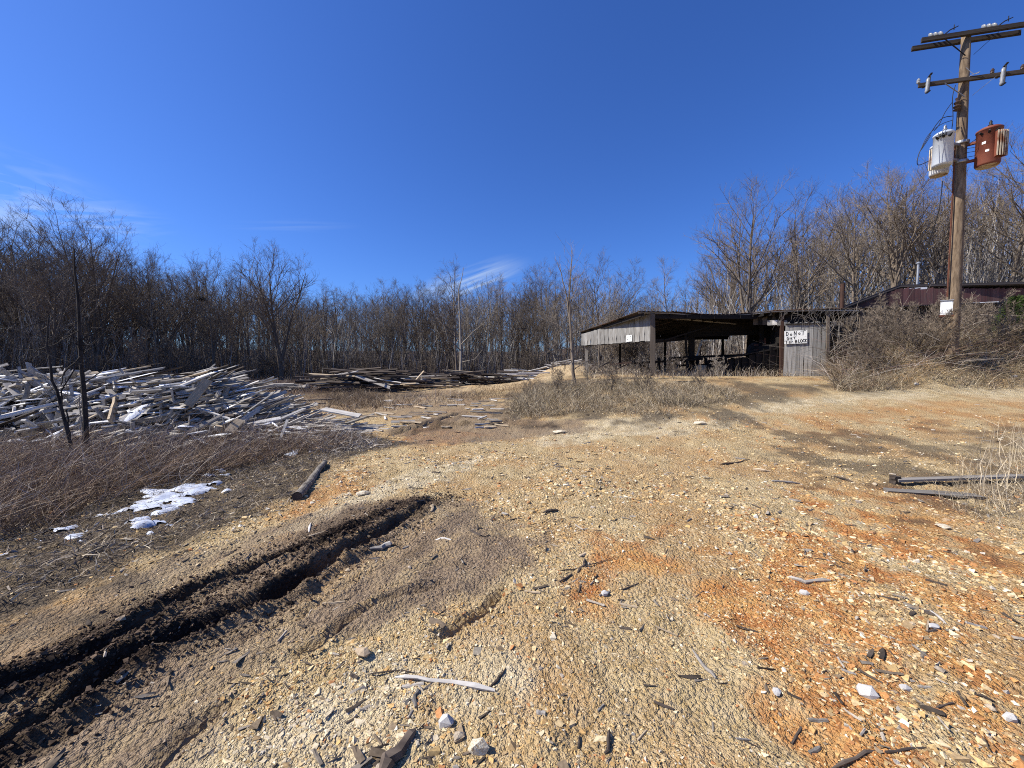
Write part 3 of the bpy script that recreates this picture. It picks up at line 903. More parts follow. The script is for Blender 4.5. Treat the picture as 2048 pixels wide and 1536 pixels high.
# fallen hollow log and the snowy log behind it
def log(pa, pb, r, label, snow=False, mat='log_bark', hollow=True):
    xa, ya = ground_at(*pa); xb, yb = ground_at(*pb)
    A, B = Vector((xa, ya, H(xa, ya) + r * .75)), Vector((xb, yb, H(xb, yb) + r * .7))
    e = thing('fallen_log', (xa, ya, H(xa, ya)), label, 'log')
    mb = MB(); pts = [A.lerp(B, f) + Vector((rng.normal(0, .01), rng.normal(0, .01), rng.normal(0, .006))) for f in np.linspace(0, 1, 9)]
    mb.tube(pts, [r * (1.15 - .45 * i / 8 + rng.uniform(-.09, .09)) for i in range(9)], 14, cap=not hollow)
    mb.obj('bark', M[mat], e)
    if hollow:
        d_ = (B - A).normalized(); mb = MB(); mb.tube([A - d_ * .004, A + d_ * .05, A + d_ * .12], [r * 1.08, r * .72, r * .6], 14)
        mb.obj('rotten_end', M['dark_wood'], e)
        mb = MB(); mb.tube([B - d_ * .02, B + d_ * .004], [r * .84, r * .8], 12); mb.obj('sawn_end', M['tan_wood'], e)
    if snow:
        mb = MB(); o_ = Vector((.0, -.02, r * .55)); mb.tube([A.lerp(B, f) + o_ for f in np.linspace(.05, .9, 7)], [r * .3, r * .55, r * .65, r * .5, r * .66, r * .6, r * .2], 8)
        mb.obj('snow_cap', M['snow'], e, smooth=True)
    return e


log((594, 1000), (650, 932), .048, 'dark fallen log with a hollow end at the edge of the weeds')
log((505, 902), (556, 870), .075, 'snow capped grey log lying in the brown weeds', True)

# long grey beam on the right with a second board under it
g0, g1 = ground_at(1792, 972), ground_at(2120, 962)
A = Vector((g0[0], g0[1], H(*g0) + .06)); B = Vector((g1[0], g1[1], H(*g1) + .07))
tag(plank('wooden_beam', A, B, .10, .03, M['grey_wood'], kind=1), 'long weathered grey beam lying on the ground by tall grass', 'beam')
g0, g1 = ground_at(1770, 985), ground_at(1960, 1000)
tag(plank('wooden_board', (g0[0], g0[1], H(*g0) + .02), (g1[0], g1[1], H(*g1) + .03), .14, .025, M['grey_wood'], kind=2), 'flat grey board half hidden under the long beam', 'board')
g0, g1 = ground_at(1790, 970), ground_at(1786, 957)
tag(plank('wooden_block', (g0[0], g0[1], H(*g0)), (g0[0], g0[1], H(*g0) + .11), .08, .08, M['dark_wood']), 'dark stump of wood at the near end of the long beam', 'wood block')


# ------------------------------------------------------------------ board heaps
def left_heap(x, y):
    h = 1.45 * np.exp(-(((x + 11.0) / 3.4) ** 2 + ((y - 9.7) / 1.6) ** 2))
    h = h + .85 * np.exp(-(((x + 7.6) / 1.7) ** 2 + ((y - 9.9) / 1.25) ** 2))
    h = h + .22 * np.exp(-(((x + 4.9) / 1.5) ** 2 + ((y - 9.1) / .75) ** 2))
    h = h + 1.2 * np.exp(-(((x + 16) / 3.0) ** 2 + ((y - 9.5) / 1.8) ** 2))
    return h


gxx, gyy = np.meshgrid(np.linspace(-19, -2.2, 130), np.linspace(7.0, 15, 70))
hx, hy = gxx.ravel(), gyy.ravel()
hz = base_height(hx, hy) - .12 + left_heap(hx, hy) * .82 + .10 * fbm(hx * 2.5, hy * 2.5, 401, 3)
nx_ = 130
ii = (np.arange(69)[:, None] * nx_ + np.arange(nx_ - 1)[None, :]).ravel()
cc = np.array([.025, .020, .016])[None] * rng.uniform(.5, 1.5, (len(hx), 1))  # near-black: shade in the gaps between boards is put into the colour
tag(link('shade_dark_debris', mesh_np('shade_dark_debris', np.stack([hx, hy, hz], 1), np.stack([ii, ii + 1, ii + 1 + nx_, ii + nx_], 1), M['chips'], cc)),
    'wood scraps under the heap of slab boards, darkened for shade in the gaps', 'wood debris', kind='stuff')


def heap_board(x_, y_, z_, ln, wd, th, yaw, pitch, roll, mat, kind):
    d_ = Vector((math.cos(yaw) * math.cos(pitch), math.sin(yaw) * math.cos(pitch), math.sin(pitch)))
    c_ = Vector((x_, y_, z_))
    return plank_matrix(c_ - d_ * ln / 2, c_ + d_ * ln / 2, wd, th, (0, 0, 1), roll), d_


boards = []
tries = 0
while len(boards) < 1500 and tries < 9000:
    tries += 1
    u = rng.random()
    if u < .42: x_, y_ = rng.normal(-10.3, 2.3), rng.normal(8.9, 1.05); zone = 0
    elif u < .68: x_, y_ = rng.normal(-7.2, 1.2), rng.normal(9.7, .8); zone = 1
    elif u < .86: x_, y_ = rng.normal(-4.5, .8), rng.normal(9.1, .42); zone = 2
    else: x_, y_ = rng.normal(-14, 2.0), rng.normal(9.3, 1.2); zone = 0
    hh_ = float(left_heap(x_, y_))
    if hh_ < .06 or x_ > -2.6: continue
    z_ = float(base_height(x_, y_)) - .10 + hh_ * rng.uniform(.72, 1.08) + .05
    if zone == 0:
        if rng.random() < .8:
            ln, wd, th = rng.uniform(.2, .6), rng.uniform(.05, .13), rng.uniform(.02, .06); yaw, pt, rl = rng.uniform(0, 6.28), rng.normal(0, .75), rng.normal(0, .9)
        else:
            ln, wd, th = rng.uniform(.9, 2.0), rng.uniform(.04, .11), rng.uniform(.015, .035); yaw, pt, rl = rng.normal(.35, .4), rng.normal(.22, .14), rng.normal(0, .5)
    elif zone == 1:
        ln, wd, th = rng.uniform(.6, 2.0), rng.uniform(.035, .10), rng.uniform(.015, .035); yaw, pt, rl = rng.normal(.4, .5), rng.normal(.18, .16), rng.normal(0, .5)
    else:
        ln, wd, th = rng.uniform(.4, 1.9), rng.uniform(.02, .06), rng.uniform(.015, .03); yaw, pt, rl = rng.normal(-.15, .3), rng.normal(-.04, .06), rng.normal(0, .35)
    boards.append((y_ * 1.0 - hh_ - (ln > 1.2) * 1.0, x_, y_, z_, ln, wd, th, yaw, pt, rl, zone))
boards.sort(key=lambda q: q[0])
mats3 = ['pale_wood', 'grey_wood', 'pale_wood', 'grey_wood', 'dark_wood', 'grey_wood', 'tan_wood', 'dark_wood', 'pale_wood', 'grey_wood']
snow_unit = None
sv = []
for i_ in range(5):
    for j_ in range(4):
        e_ = (i_ in (0, 4)) or (j_ in (0, 3))
        sv.append((i_ / 4, (j_ / 3 - .5) * (1 - .25 * (i_ % 2)), .0 if e_ else 1.0))
sf = [(i_ * 4 + j_, (i_ + 1) * 4 + j_, (i_ + 1) * 4 + j_ + 1, i_ * 4 + j_ + 1) for i_ in range(4) for j_ in range(3)]
snow_unit = bpy.data.meshes.new('snow_cap'); snow_unit.from_pydata(sv, [], sf); snow_unit.materials.append(M['fresh_snow'])
snow_unit.polygons.foreach_set('use_smooth', [True] * len(sf)); snow_unit.update()
LBL = ['short weathered offcut tumbled on the left board heap', 'long grey slab board lying across the middle of the left board heap',
       'narrow pale slat fanned out at the right end of the left board heap']
GRP = ['offcuts in the left board heap', 'slab boards in the middle of the left board heap', 'narrow slats at the right end of the left board heap']
NM = ['wood_offcut', 'slab_board', 'narrow_board']
rest = MB()
for k, (_, x_, y_, z_, ln, wd, th, yaw, pt, rl, zone) in enumerate(boards):
    mt, d_ = heap_board(x_, y_, z_, ln, wd, th, yaw, pt, rl, None, 0)
    if k < 480:
        mat = M[(mats3 + ['pale_wood'] * (5 if zone == 0 else 0))[rng.integers(0, 15 if zone == 0 else 10)]]
        kd = int(rng.integers(2, 8))
        z2 = zone if not (zone == 0 and ln > 1.1) else 1
        if abs(rl) < (.5 if zone == 0 else .35) and rng.random() < (.95 if zone == 0 else .6) and abs(pt) < .6:
            e = thing(NM[z2], (x_, y_, z_), 'snowy ' + LBL[z2], 'board', GRP[z2] + ', with snow')
            o = link('board', unit_plank(mat, kd), e, mt, (x_, y_, z_))
            up = (mt.to_3x3() @ Vector((0, 0, 1))).normalized()
            f0 = rng.uniform(0, .4); f1 = rng.uniform(.6, 1)
            ms = Matrix.Translation(up * (th * .5 - .003)) @ mt @ Matrix.Translation((f0, 0, 0)) @ Matrix.Diagonal((f1 - f0, .85, .028 / th, 1))
            link('snow_cap', snow_unit, e, ms, (x_, y_, z_))
        else:
            o = link(NM[z2], unit_plank(mat, kd), None, mt)
            tag(o, LBL[z2], 'board', GRP[z2])
    else:
        m_ = mt; V_ = [m_ @ Vector(q) for q in ((0, -.5, -.5), (0, .5, -.5), (0, .5, .5), (0, -.5, .5), (1, -.5, -.5), (1, .5, -.5), (1, .5, .5), (1, -.5, .5))]
        rest.add(V_, [(3, 2, 1, 0), (4, 5, 6, 7), (0, 1, 5, 4), (1, 2, 6, 5), (2, 3, 7, 6), (3, 0, 4, 7)])
tag(rest.obj('scrap_boards', M['grey_wood']), 'mass of weathered scrap boards buried in the left heap', 'scrap boards', kind='stuff')


def special(name, pa, Ya, pb, Yb, wd, th, mat, label, roll=0.0, snow=False):
    wd = wd * .8
    A_, B_ = at(pa[0], pa[1], Ya), at(pb[0], pb[1], Yb)
    if snow:
        e = thing(name, A_, label, 'board')
        mt = plank_matrix(A_, B_, wd, th, (0, 0, 1), roll)
        link('board', unit_plank(M[mat], 2), e, mt, A_)
        up = (mt.to_3x3() @ Vector((0, 0, 1))).normalized()
        link('snow_cap', snow_unit, e, Matrix.Translation(up * (th * .5 - .002)) @ mt @ Matrix.Diagonal((1, .8, .03 / th, 1)), A_)
    else:
        o = plank(name, A_, B_, wd, th, M[mat], kind=1, roll=roll); tag(o, label, 'board')


special('slab_board', (376, 812), 8.6, (416, 760), 9.0, .22, .05, 'tan_wood', 'wide tan board tilted up at the right of the left heap', .9)
special('slab_board', (316, 805), 9.1, (405, 772), 9.8, .18, .04, 'grey_wood', 'long grey board leaning behind the wide tilted tan board', .6)
special('slab_board', (224, 846), 8.3, (236, 800), 8.9, .26, .05, 'tan_wood', 'short upright reddish board in the middle of the left heap', 1.1)
special('slab_board', (250, 845), 8.2, (300, 806), 8.9, .30, .05, 'pale_wood', 'snow loaded board leaning beside the short reddish board', .3, True)
special('slab_board', (0, 868), 8.2, (130, 842), 8.6, .14, .05, 'grey_wood', 'long dark edged board low at the left end of the heap', .3)
special('slab_board', (20, 900), 7.8, (120, 838), 8.6, .18, .04, 'grey_wood', 'lowest long grey board slanting over the weeds at far left', .4)
special('slab_board', (40, 800), 9.8, (170, 762), 10.6, .16, .05, 'dark_wood', 'long dark board along the top of the left heap', .3)
special('slab_board', (458, 865), 8.3, (480, 840), 8.7, .22, .05, 'tan_wood', 'chunky cream wood block at the lower edge of the heap', .5)
special('slab_board', (436, 858), 8.4, (444, 852), 8.6, .16, .12, 'tan_wood', 'small cream wood chunk with an orange face under the heap', .2)
special('slab_board', (378, 810), 8.8, (460, 838), 8.6, .06, .03, 'pale_wood', 'thin pale slat running down from the wide tilted board', .2)
special('slab_board', (645, 818), 9.3, (720, 832), 9.0, .20, .03, 'pale_wood', 'curved pale slab at the right tip of the slat fan', .3)
special('slab_board', (690, 828), 9.5, (755, 833), 9.4, .07, .02, 'tan_wood', 'thin pale slat reaching furthest right from the left heap', .1)
special('slab_board', (560, 880), 8.0, (575, 840), 8.4, .06, .03, 'pale_wood', 'bleached branch like slat below the fan of slats', .2)

# far heaps of slabs and logs along the edge of the woods
FAR = [  # px range, y of base, depth, height, count, yaw, material
    (468, 590, 776, 21.5, .28, 26, .1, 'grey_wood', 'grey slab board in the low pile left of the dark log pile', 'slab boards in the low far pile'),
    (640, 812, 778, 21.0, 1.1, 95, .05, 'dark_wood', 'dark weathered slab in the biggest pile at the wood edge', 'slabs in the biggest far pile'),
    (800, 880, 772, 21.5, .65, 40, .25, 'dark_wood', 'dark slab in the pile right of the biggest far pile', 'slabs right of the biggest far pile'),
    (850, 985, 762, 23.0, .8, 75, .08, 'dark_wood', 'dark slab in the middle pile on the sandy rise', 'slabs in the middle pile on the sandy rise'),
    (975, 1075, 748, 24.5, .55, 44, .3, 'pale_wood', 'pale grey slab in the right hand far pile', 'pale slabs in the right hand far pile'),
    (1105, 1160, 733, 26.5, .25, 18, .2, 'pale_wood', 'whitish slab on top of the sand mound by the shed', 'slabs on the sand mound'),
    (520, 600, 800, 14.5, .22, 18, .2, 'dark_wood', 'dark slab in the small pile behind the slat fan', 'slabs behind the slat fan'),
]
for (xa, xb, yb_, dp, hgt, cnt, yw, mt_, lab, grp_) in FAR:
    A_, B_ = at(xa, yb_, dp), at(xb, yb_, dp)
    for k in range(cnt):
        f = rng.random(); x_ = A_.x + (B_.x - A_.x) * f; y_ = dp + rng.uniform(-.9, 1.3)
        env = math.sin(math.pi * min(max(f, .06), .94)) ** .5
        ln = rng.uniform(1.2, 3.6) if hgt > .3 else rng.uniform(.8, 2)
        z_ = H(x_, y_) + .05 + hgt * env * rng.random() ** .8
        yaw = rng.normal(yw, .35); pt = rng.normal(0, .07)
        m4, d_ = heap_board(x_, y_, z_, ln, rng.uniform(.06, .15), rng.uniform(.03, .08), yaw, pt, rng.normal(0, .4), None, 0)
        mn = mt_ if rng.random() < .82 else ('grey_wood', 'pale_wood', 'tan_wood', 'dark_wood')[rng.integers(0, 4)]
        o = link('pile_slab', unit_plank(M[mn], int(rng.integers(0, 8))), None, m4)
        tag(o, lab, 'slab', grp_)
special('pile_slab', (712, 752), 20.2, (780, 776), 19.8, .2, .06, 'grey_wood', 'long pale board sloping down over the biggest far pile', .8)
special('pile_slab', (832, 760), 21, (848, 742), 21.2, .12, .05, 'tan_wood', 'short board sticking up between the far piles', .3)
# loose scraps in the muddy middle
for i in range(60):
    px, py = rng.uniform(760, 1010), rng.uniform(795, 860)
    x_, y_ = ground_at(px, py); a_ = rng.normal(0, .5); ln = rng.uniform(.15, .8)
    m4, d_ = heap_board(x_, y_, H(x_, y_) + .04, ln, rng.uniform(.03, .09), .03, a_, 0, rng.normal(0, .3), None, 0)
    tag(link('board_scrap', unit_plank(M[('pale_wood', 'grey_wood', 'tan_wood')[i % 3]], i % 8), None, m4), 'pale board scrap lying in the muddy ground between the heaps', 'board', 'board scraps in the muddy middle ground')
for i in range(8):
    px, py = rng.uniform(560, 690), rng.uniform(868, 900)
    pass


# ------------------------------------------------------------------ snow patches
def snow_patch(pts, seed, label=None):
    P = poly(pts)
    x0, x1, y0, y1 = P[:, 0].min() - .2, P[:, 0].max() + .2, P[:, 1].min() - .2, P[:, 1].max() + .2
    gx_, gy_ = np.meshgrid(np.arange(x0, x1, .035), np.arange(y0, y1, .035))
    x_, y_ = gx_.ravel(), gy_.ravel()
    dd = sdist(P, x_, y_) + .75 * fbm(x_ * 4.2, y_ * 8.5, seed, 5) - .15
    z_ = height(x_, y_) + np.clip(dd * .25, -.06, .03) + .006 * fbm(x_ * 12, y_ * 12, seed, 2)
    nx_ = gx_.shape[1]; ny_ = gx_.shape[0]
    ii_ = (np.arange(ny_ - 1)[:, None] * nx_ + np.arange(nx_ - 1)[None, :]).ravel()
    fq = np.stack([ii_, ii_ + 1, ii_ + 1 + nx_, ii_ + nx_], 1)
    fq = fq[(dd[fq] > -.12).all(1)]
    used = np.unique(fq); mp_ = np.full(len(x_), -1); mp_[used] = np.arange(len(used))
    o = link('snow', mesh_np('snow', np.stack([x_, y_, z_], 1)[used], mp_[fq], M['snow'], smooth=True))
    tag(o, label, 'snow', kind='stuff')


snow_patch([(235, 1015), (300, 990), (420, 972), (425, 990), (370, 1020), (290, 1035), (220, 1040)], 501, 'patch of old snow in the ditch below the red brown weeds')
snow_patch([(262, 1050), (300, 1046), (296, 1062), (264, 1064)], 502, 'small lump of snow below the main snow patch')
snow_patch([(385, 935), (440, 930), (455, 948), (400, 955)], 503, 'thin snow showing through weeds right of the ditch')
snow_patch([(0, 1102), (30, 1098), (36, 1112), (0, 1118)], 504, 'small snow patch at the left edge')
snow_patch([(572, 896), (606, 896), (600, 912), (575, 914)], 505, 'small snow patch beside the snow capped log')
snow_patch([(120, 1060), (150, 1058), (145, 1085), (122, 1085)], 506, 'thin patch of snow in matted grass')
# snow caught between the boards of the heap
for k in range(60):
    x_, y_ = (rng.normal(-9.0, 2.6), rng.normal(9.9, .9)) if k < 48 else (rng.normal(-5.8, 1.0), rng.normal(9.3, .5))
    hh_ = float(left_heap(x_, y_))
    if hh_ < .15: continue
    V, Ft = hull(16, 700 + k, .3)
    me = mesh_np('snow_lump', V, Ft, M['fresh_snow'], smooth=True)
    o = link('snow_lump', me); o.location = (x_, y_, float(base_height(x_, y_)) + hh_ - .05)
    s_ = rng.uniform(.10, .3); o.scale = (s_ * rng.uniform(.8, 2.0), s_, s_ * .3); o.rotation_euler = (rng.uniform(-.3, .3), rng.uniform(-.3, .3), rng.uniform(0, 3))
    tag(o, 'lump of melting snow caught between boards of the left heap', 'snow', 'snow lumps on the left board heap')


# ------------------------------------------------------------------ trees
def grow_tree(seed, Ht, r0, kind):
    """returns (trunk mesh builder data, crown data) as lists of tubes"""
    rr = random.Random(seed)
    trunk = MB(); crown = MB(); fine = []
    def path(p, d, ln, n, wob, up):
        pts = [p]
        for i in range(n):
            d = (d + Vector((rr.gauss(0, wob), rr.gauss(0, wob), rr.gauss(0, wob) + up))).normalized()
            p = p + d * (ln / n); pts.append(p)
        return pts, d
    def twig(p, d, ln, r):
        q, _ = path(p, d, ln, 2, .22, .05)
        fine.append((q[0], q[1], r, r * .7)); fine.append((q[1], q[2], r * .7, r * .3))
        for k in range(rr.choice((2, 3, 3, 4))):
            f = rr.random(); b_ = q[0].lerp(q[1], f) if rr.random() < .5 else q[1].lerp(q[2], f)
            dd = (d + Vector((rr.gauss(0, .55), rr.gauss(0, .55), rr.gauss(0, .4) + .12))).normalized()
            fine.append((b_, b_ + dd * ln * rr.uniform(.25, .6), r * .55, r * .2))
    def branch(p, d, ln, r, lev):
        n = 4 if lev == 1 else 3
        wb = .09 if kind == 'broad' else .14
        q, _ = path(p, d, ln, n, wb if lev == 1 else wb * 1.3, .09 if lev == 1 else .05)
        crown.tube(q, [max(.006, r * (1 - .72 * i / n)) for i in range(n + 1)], 4 if lev == 1 else 3, cap=False)
        nb = {1: (6, 8), 2: (4, 6)}[lev]
        for k in range(rr.randint(*nb)):
            f = rr.uniform(.22, 1.0) if k else 1.0
            i = min(int(f * n), n - 1); b_ = q[i].lerp(q[i + 1], f * n - i)
            ax = (q[i + 1] - q[i]).normalized()
            pe = ax.orthogonal().normalized(); pe.rotate(Quaternion(ax, rr.uniform(0, 6.28)))
            dd = (ax * rr.uniform(.7, 1.1) + pe * rr.uniform(.5, .9) + Vector((0, 0, .12))).normalized()
            if lev == 1: branch(b_, dd, ln * rr.uniform(.28, .5) * (1.15 - .4 * f), r * .45, 2)
            else: twig(b_, dd, rr.uniform(.45, 1.0) * Ht / 15, max(.0075, r * .36))
    def stem(p, d, ht, r, n0, lo):
        n = 8
        q, _ = path(p, d, ht, n, .05, .03)
        q[0] = q[0] - Vector((0, 0, .3))
        rad = [r * (1.25 if i == 0 else 1) * (1 - .82 * (i / n) ** 1.15) for i in range(n + 1)]
        trunk.tube(q, rad, 7, cap=False)
        for k in range(n0):
            f = lo + (1 - lo) * ((k + rr.random()) / n0)
            i = min(int(f * n), n - 1); b_ = q[i].lerp(q[i + 1], f * n - i)
            a_ = rr.uniform(0, 6.28) ; el = rr.uniform(.5, 1.0) if kind == 'broad' else rr.uniform(.55, 1.05)
            if f > .85: el += .3
            dd = Vector((math.cos(a_) * math.cos(el), math.sin(a_) * math.cos(el), math.sin(el)))
            if kind == 'broad': ln = ht * .46 * (1.1 - .62 * (f - lo) / (1 - lo)) * rr.uniform(.8, 1.15)
            elif kind == 'scrub': ln = ht * .45 * (1 - .5 * f) * rr.uniform(.7, 1.2)
            else: ln = ht * .26 * (1.15 - .6 * (f - lo) / (1 - lo)) * rr.uniform(.7, 1.2)
            branch(b_, dd, ln, max(.02, rad[i] * .5), 1)
    if kind == 'broad':
        stem(Vector((0, 0, 0)), Vector((rr.gauss(0, .04), rr.gauss(0, .04), 1)), Ht * .92, r0, 20, .28)
        for s_ in range(rr.choice((1, 2))):
            a_ = rr.uniform(0, 6.28); stem(Vector((0, 0, Ht * .2)), Vector((math.cos(a_) * .35, math.sin(a_) * .35, 1)).normalized(), Ht * .72, r0 * .6, 9, .3)
    elif kind == 'slim':
        stem(Vector((0, 0, 0)), Vector((rr.gauss(0, .04), rr.gauss(0, .04), 1)), Ht, r0, 16, rr.uniform(.26, .46))
    elif kind == 'scrub':
        for s_ in range(4):
            a_ = rr.uniform(0, 6.28); stem(Vector((0, 0, 0)), Vector((math.cos(a_) * .3, math.sin(a_) * .3, 1)).normalized(), Ht * rr.uniform(.6, 1), r0 * .5, 7, .15)
    # fine twigs: three sided slivers in one go
    A_ = np.array([tuple(f[0]) for f in fine]); B_ = np.array([tuple(f[1]) for f in fine])
    ra = np.array([f[2] for f in fine]); rb = np.array([f[3] for f in fine])
    D = B_ - A_; D /= np.linalg.norm(D, axis=1)[:, None] + 1e-9
    U = np.cross(D, np.array([.3, .5, .81])); U /= np.linalg.norm(U, axis=1)[:, None] + 1e-9; W = np.cross(D, U)
    Vt = []
    for k in range(3):
        a_ = 2 * math.pi * k / 3; o_ = U * math.cos(a_) + W * math.sin(a_)
        Vt.append(A_ + o_ * ra[:, None]); Vt.append(B_ + o_ * rb[:, None])
    Vt = np.stack(Vt, 1)
    n_ = len(fine); base = (np.arange(n_) * 6)[:, None]
    Fr = np.concatenate([base + np.array(q)[None] for q in ((0, 2, 3, 1), (2, 4, 5, 3), (4, 0, 1, 5))], 0)
    if crown.n:
        Vc = np.vstack(crown.v); Fc_ = np.array(crown.f)
        Va = np.vstack([Vc, Vt.reshape(-1, 3)]); Fa = np.vstack([Fc_, Fr + len(Vc)])
    else:
        Va, Fa = Vt.reshape(-1, 3), Fr
    return trunk, Va, Fa


TREES = {'slim': [], 'broad': [], 'scrub': []}
for kd, cnt, Ht, r0 in (('slim', 5, 15, .14), ('broad', 4, 15, .22), ('scrub', 2, 3.2, .035)):
    for i in range(cnt):
        tr, Va, Fa = grow_tree(900 + i * 13 + len(kd), Ht, r0 * (1 + .2 * (i % 3 - 1)), kd)
        row = []
        for bk in ('bark', 'bark_pale'):
            if not row: tm = tr.mesh('trunk', M[bk], True); cmx = mesh_np('crown', Va, Fa, M[bk])
            row.append((tm, cmx))
        TREES[kd].append(row)

INTERP = [(-700, 36, 430), (0, 38, 462), (100, 40, 478), (200, 44, 500), (280, 46, 552), (400, 50, 555), (520, 52, 560), (640, 54, 592), (760, 56, 582), (900, 57, 580), (1000, 56, 572),
          (1100, 54, 566), (1180, 52, 560), (1260, 48, 590), (1330, 44, 580), (1400, 40, 560), (1470, 36, 470), (1600, 34, 440), (1700, 32, 420), (1800, 30, 400), (1900, 28, 385), (2048, 27, 340), (2700, 27, 330)]
IPX = [q[0] for q in INTERP]
n_tree = 0


def place_tree(kd, x_, y_, ht, label, group=None, cat='tree', variant=None, pale=None, name='bare_tree', tilt=.03):
    global n_tree
    v = TREES[kd][variant if variant is not None else int(rng.integers(0, len(TREES[kd])))]
    isp = bool(rng.random() < .25 if pale is None else pale)
    tm, cmx = v[0]
    e = thing(name, (x_, y_, float(base_height(x_, y_)) - .05), label, cat, group)
    nominal = 3.2 if kd == 'scrub' else 15.5
    s_ = ht / nominal
    e.scale = (s_, s_, s_); e.rotation_euler = (rng.normal(0, tilt), rng.normal(0, tilt), rng.uniform(0, 6.28))
    for nm_, dd_ in (('trunk', tm), ('crown', cmx)):
        o_ = link(nm_, dd_, e); o_.material_slots[0].link = 'OBJECT'; o_.material_slots[0].material = M['bark_pale' if isp else 'bark']
    n_tree += 1
    return e


def skyline_height(px, y_, gz):
    sk = np.interp(px, IPX, [q[2] for q in INTERP])
    return (722 - sk) / F * y_ + CAMZ - gz


placed = 0
for row_ in range(6):
    px = -560.0 if row_ < 3 else -300.0
    while px < 2560:
        dep = np.interp(px, IPX, [q[1] for q in INTERP]) + row_ * 4.2 + rng.uniform(-3.2, 2.2)
        x_ = (px - CX) / F * dep
        gz = float(base_height(x_, dep))
        ht = max(5.0, skyline_height(px, dep, gz) * rng.uniform(.66, 1.06))
        kd = 'broad' if rng.random() < .28 else 'slim'
        if row_ == 0 and rng.random() < .3: ht *= .75
        front = row_ < 2
        where = ('behind the left board heap' if px < 470 else 'behind the biggest far slab pile' if px < 800 else 'beyond the sandy rise' if px < 1130 else 'behind the open shed' if px < 1640 else 'behind the maroon building')
        place_tree(kd, x_, dep, ht,
                   ('slender bare tree in the front row of the woods ' + where if front else 'slender bare tree deep in the woods ' + where) if kd == 'slim' else
                   ('wide crowned bare tree at the front of the woods ' + where if front else 'wide crowned bare tree deep in the woods ' + where),
                   (('slender front trees ' if front else 'slender inner trees ') if kd == 'slim' else ('wide front trees ' if front else 'wide inner trees ')) + where)
        placed += 1
        px += rng.uniform(1.5, 3.1) * F / dep * (1.0 + .2 * row_) * (1.55 if px > 1280 else 1.0)
for px, dep, top, kd, var, lab in (
        (205, 42, 446, 'broad', 0, 'tall fan shaped bare tree above the left woods'), (40, 40, 452, 'broad', 1, 'tall bare tree at the left edge above the woods'),
        (565, 47, 513, 'broad', 2, 'tallest round crowned bare tree left of centre'), (425, 47, 530, 'broad', 3, 'round crowned bare tree holding a dark nest'),
        (320, 46, 528, 'broad', 4, 'bare tree with upright limbs between two round crowns'), (915, 50, 548, 'slim', 2, 'tall forked bare tree rising above the middle of the woods'),
        (1200, 45, 535, 'broad', 4, 'round bare tree in the woods left of the shed roof'), (1340, 42, 538, 'slim', 1, 'lone bare tree above the gap left of the shed'),
        (1490, 34, 412, 'broad', 1, 'big spreading bare tree standing behind the open shed'), (1590, 32, 416, 'broad', 0, 'big bare tree behind the sign wall of the shed'),
        (1700, 29, 405, 'broad', 3, 'bare tree behind the rusty stack pipe'), (1790, 27, 358, 'broad', 2, 'large leaning bare tree left of the utility pole'),
        (1870, 26, 350, 'broad', 4, 'bare tree just behind the utility pole'), (1990, 25, 320, 'broad', 0, 'tall bare tree right of the utility pole'), (2060, 24, 285, 'broad', 3, 'tallest bare tree cut by the right edge')):
    x_ = (px - CX) / F * dep; gz = float(base_height(x_, dep))
    place_tree(kd, x_, dep, (722 - top) / F * dep + CAMZ - gz, lab, None, variant=var % len(TREES[kd]), pale=px > 1300 and rng.random() < .15)

# the woods further back: one mass
base_t = []
for i in range(3):
    rr = random.Random(50 + i); mb = MB()
    mb.tube([(0, 0, -1), (.1, .1, 7), (rr.uniform(-.5, .5), .2, 14)], [.15, .1, .03], 4, cap=False)
    for k in range(36):
        z0 = rr.uniform(1.0, 13.5); a_ = rr.uniform(0, 6.28); ln = rr.uniform(1, 3.2); p = Vector((0, 0, z0))
        d_ = Vector((math.cos(a_), math.sin(a_), rr.uniform(.6, 1.6))).normalized(); e_ = p + d_ * ln
        mb.tube([p, e_], [.04, .015], 3, cap=False)
        for q in range(3):
            b_ = p.lerp(e_, rr.random()); dd = (d_ + Vector((rr.gauss(0, .6), rr.gauss(0, .6), rr.gauss(0, .4)))).normalized()
            mb.tube([b_, b_ + dd * rr.uniform(.5, 1.4)], [.016, .008], 3, cap=False)
    V = np.vstack(mb.v); Fx = np.array(mb.f); Ft = np.vstack([Fx[:, [0, 1, 2]], Fx[:, [0, 2, 3]]])
    base_t.append((V, Ft))
pp = []
for row_ in range(5):
    px = -500.0
    while px < 2500:
        dep = np.interp(px, IPX, [q[1] for q in INTERP]) + 27 + row_ * 7 + rng.uniform(-2, 2)
        x_ = (px - CX) / F * dep; gz = float(base_height(x_, dep))
        pp.append((x_, dep, gz, max(6, skyline_height(px, dep, gz) * rng.uniform(.7, .92)) / 14))
        px += rng.uniform(3.0, 5.4) * F / dep * (1.6 if px > 1280 else 1.0)
pp = np.array(pp)
print('woods', len(pp), 'placed', placed)
V, Ft, C = scatter(base_t, pp[:, :3], pp[:, 3], rng.uniform(0, 6.3, len(pp)), np.array([.12, .095, .07])[None] * rng.uniform(.6, 1.3, (len(pp), 1)))
tag(link('distant_woods', mesh_np('distant_woods', V, Ft, M['blades'], C)), 'far leafless woods filling in behind the individual trees', 'woods', kind='stuff')


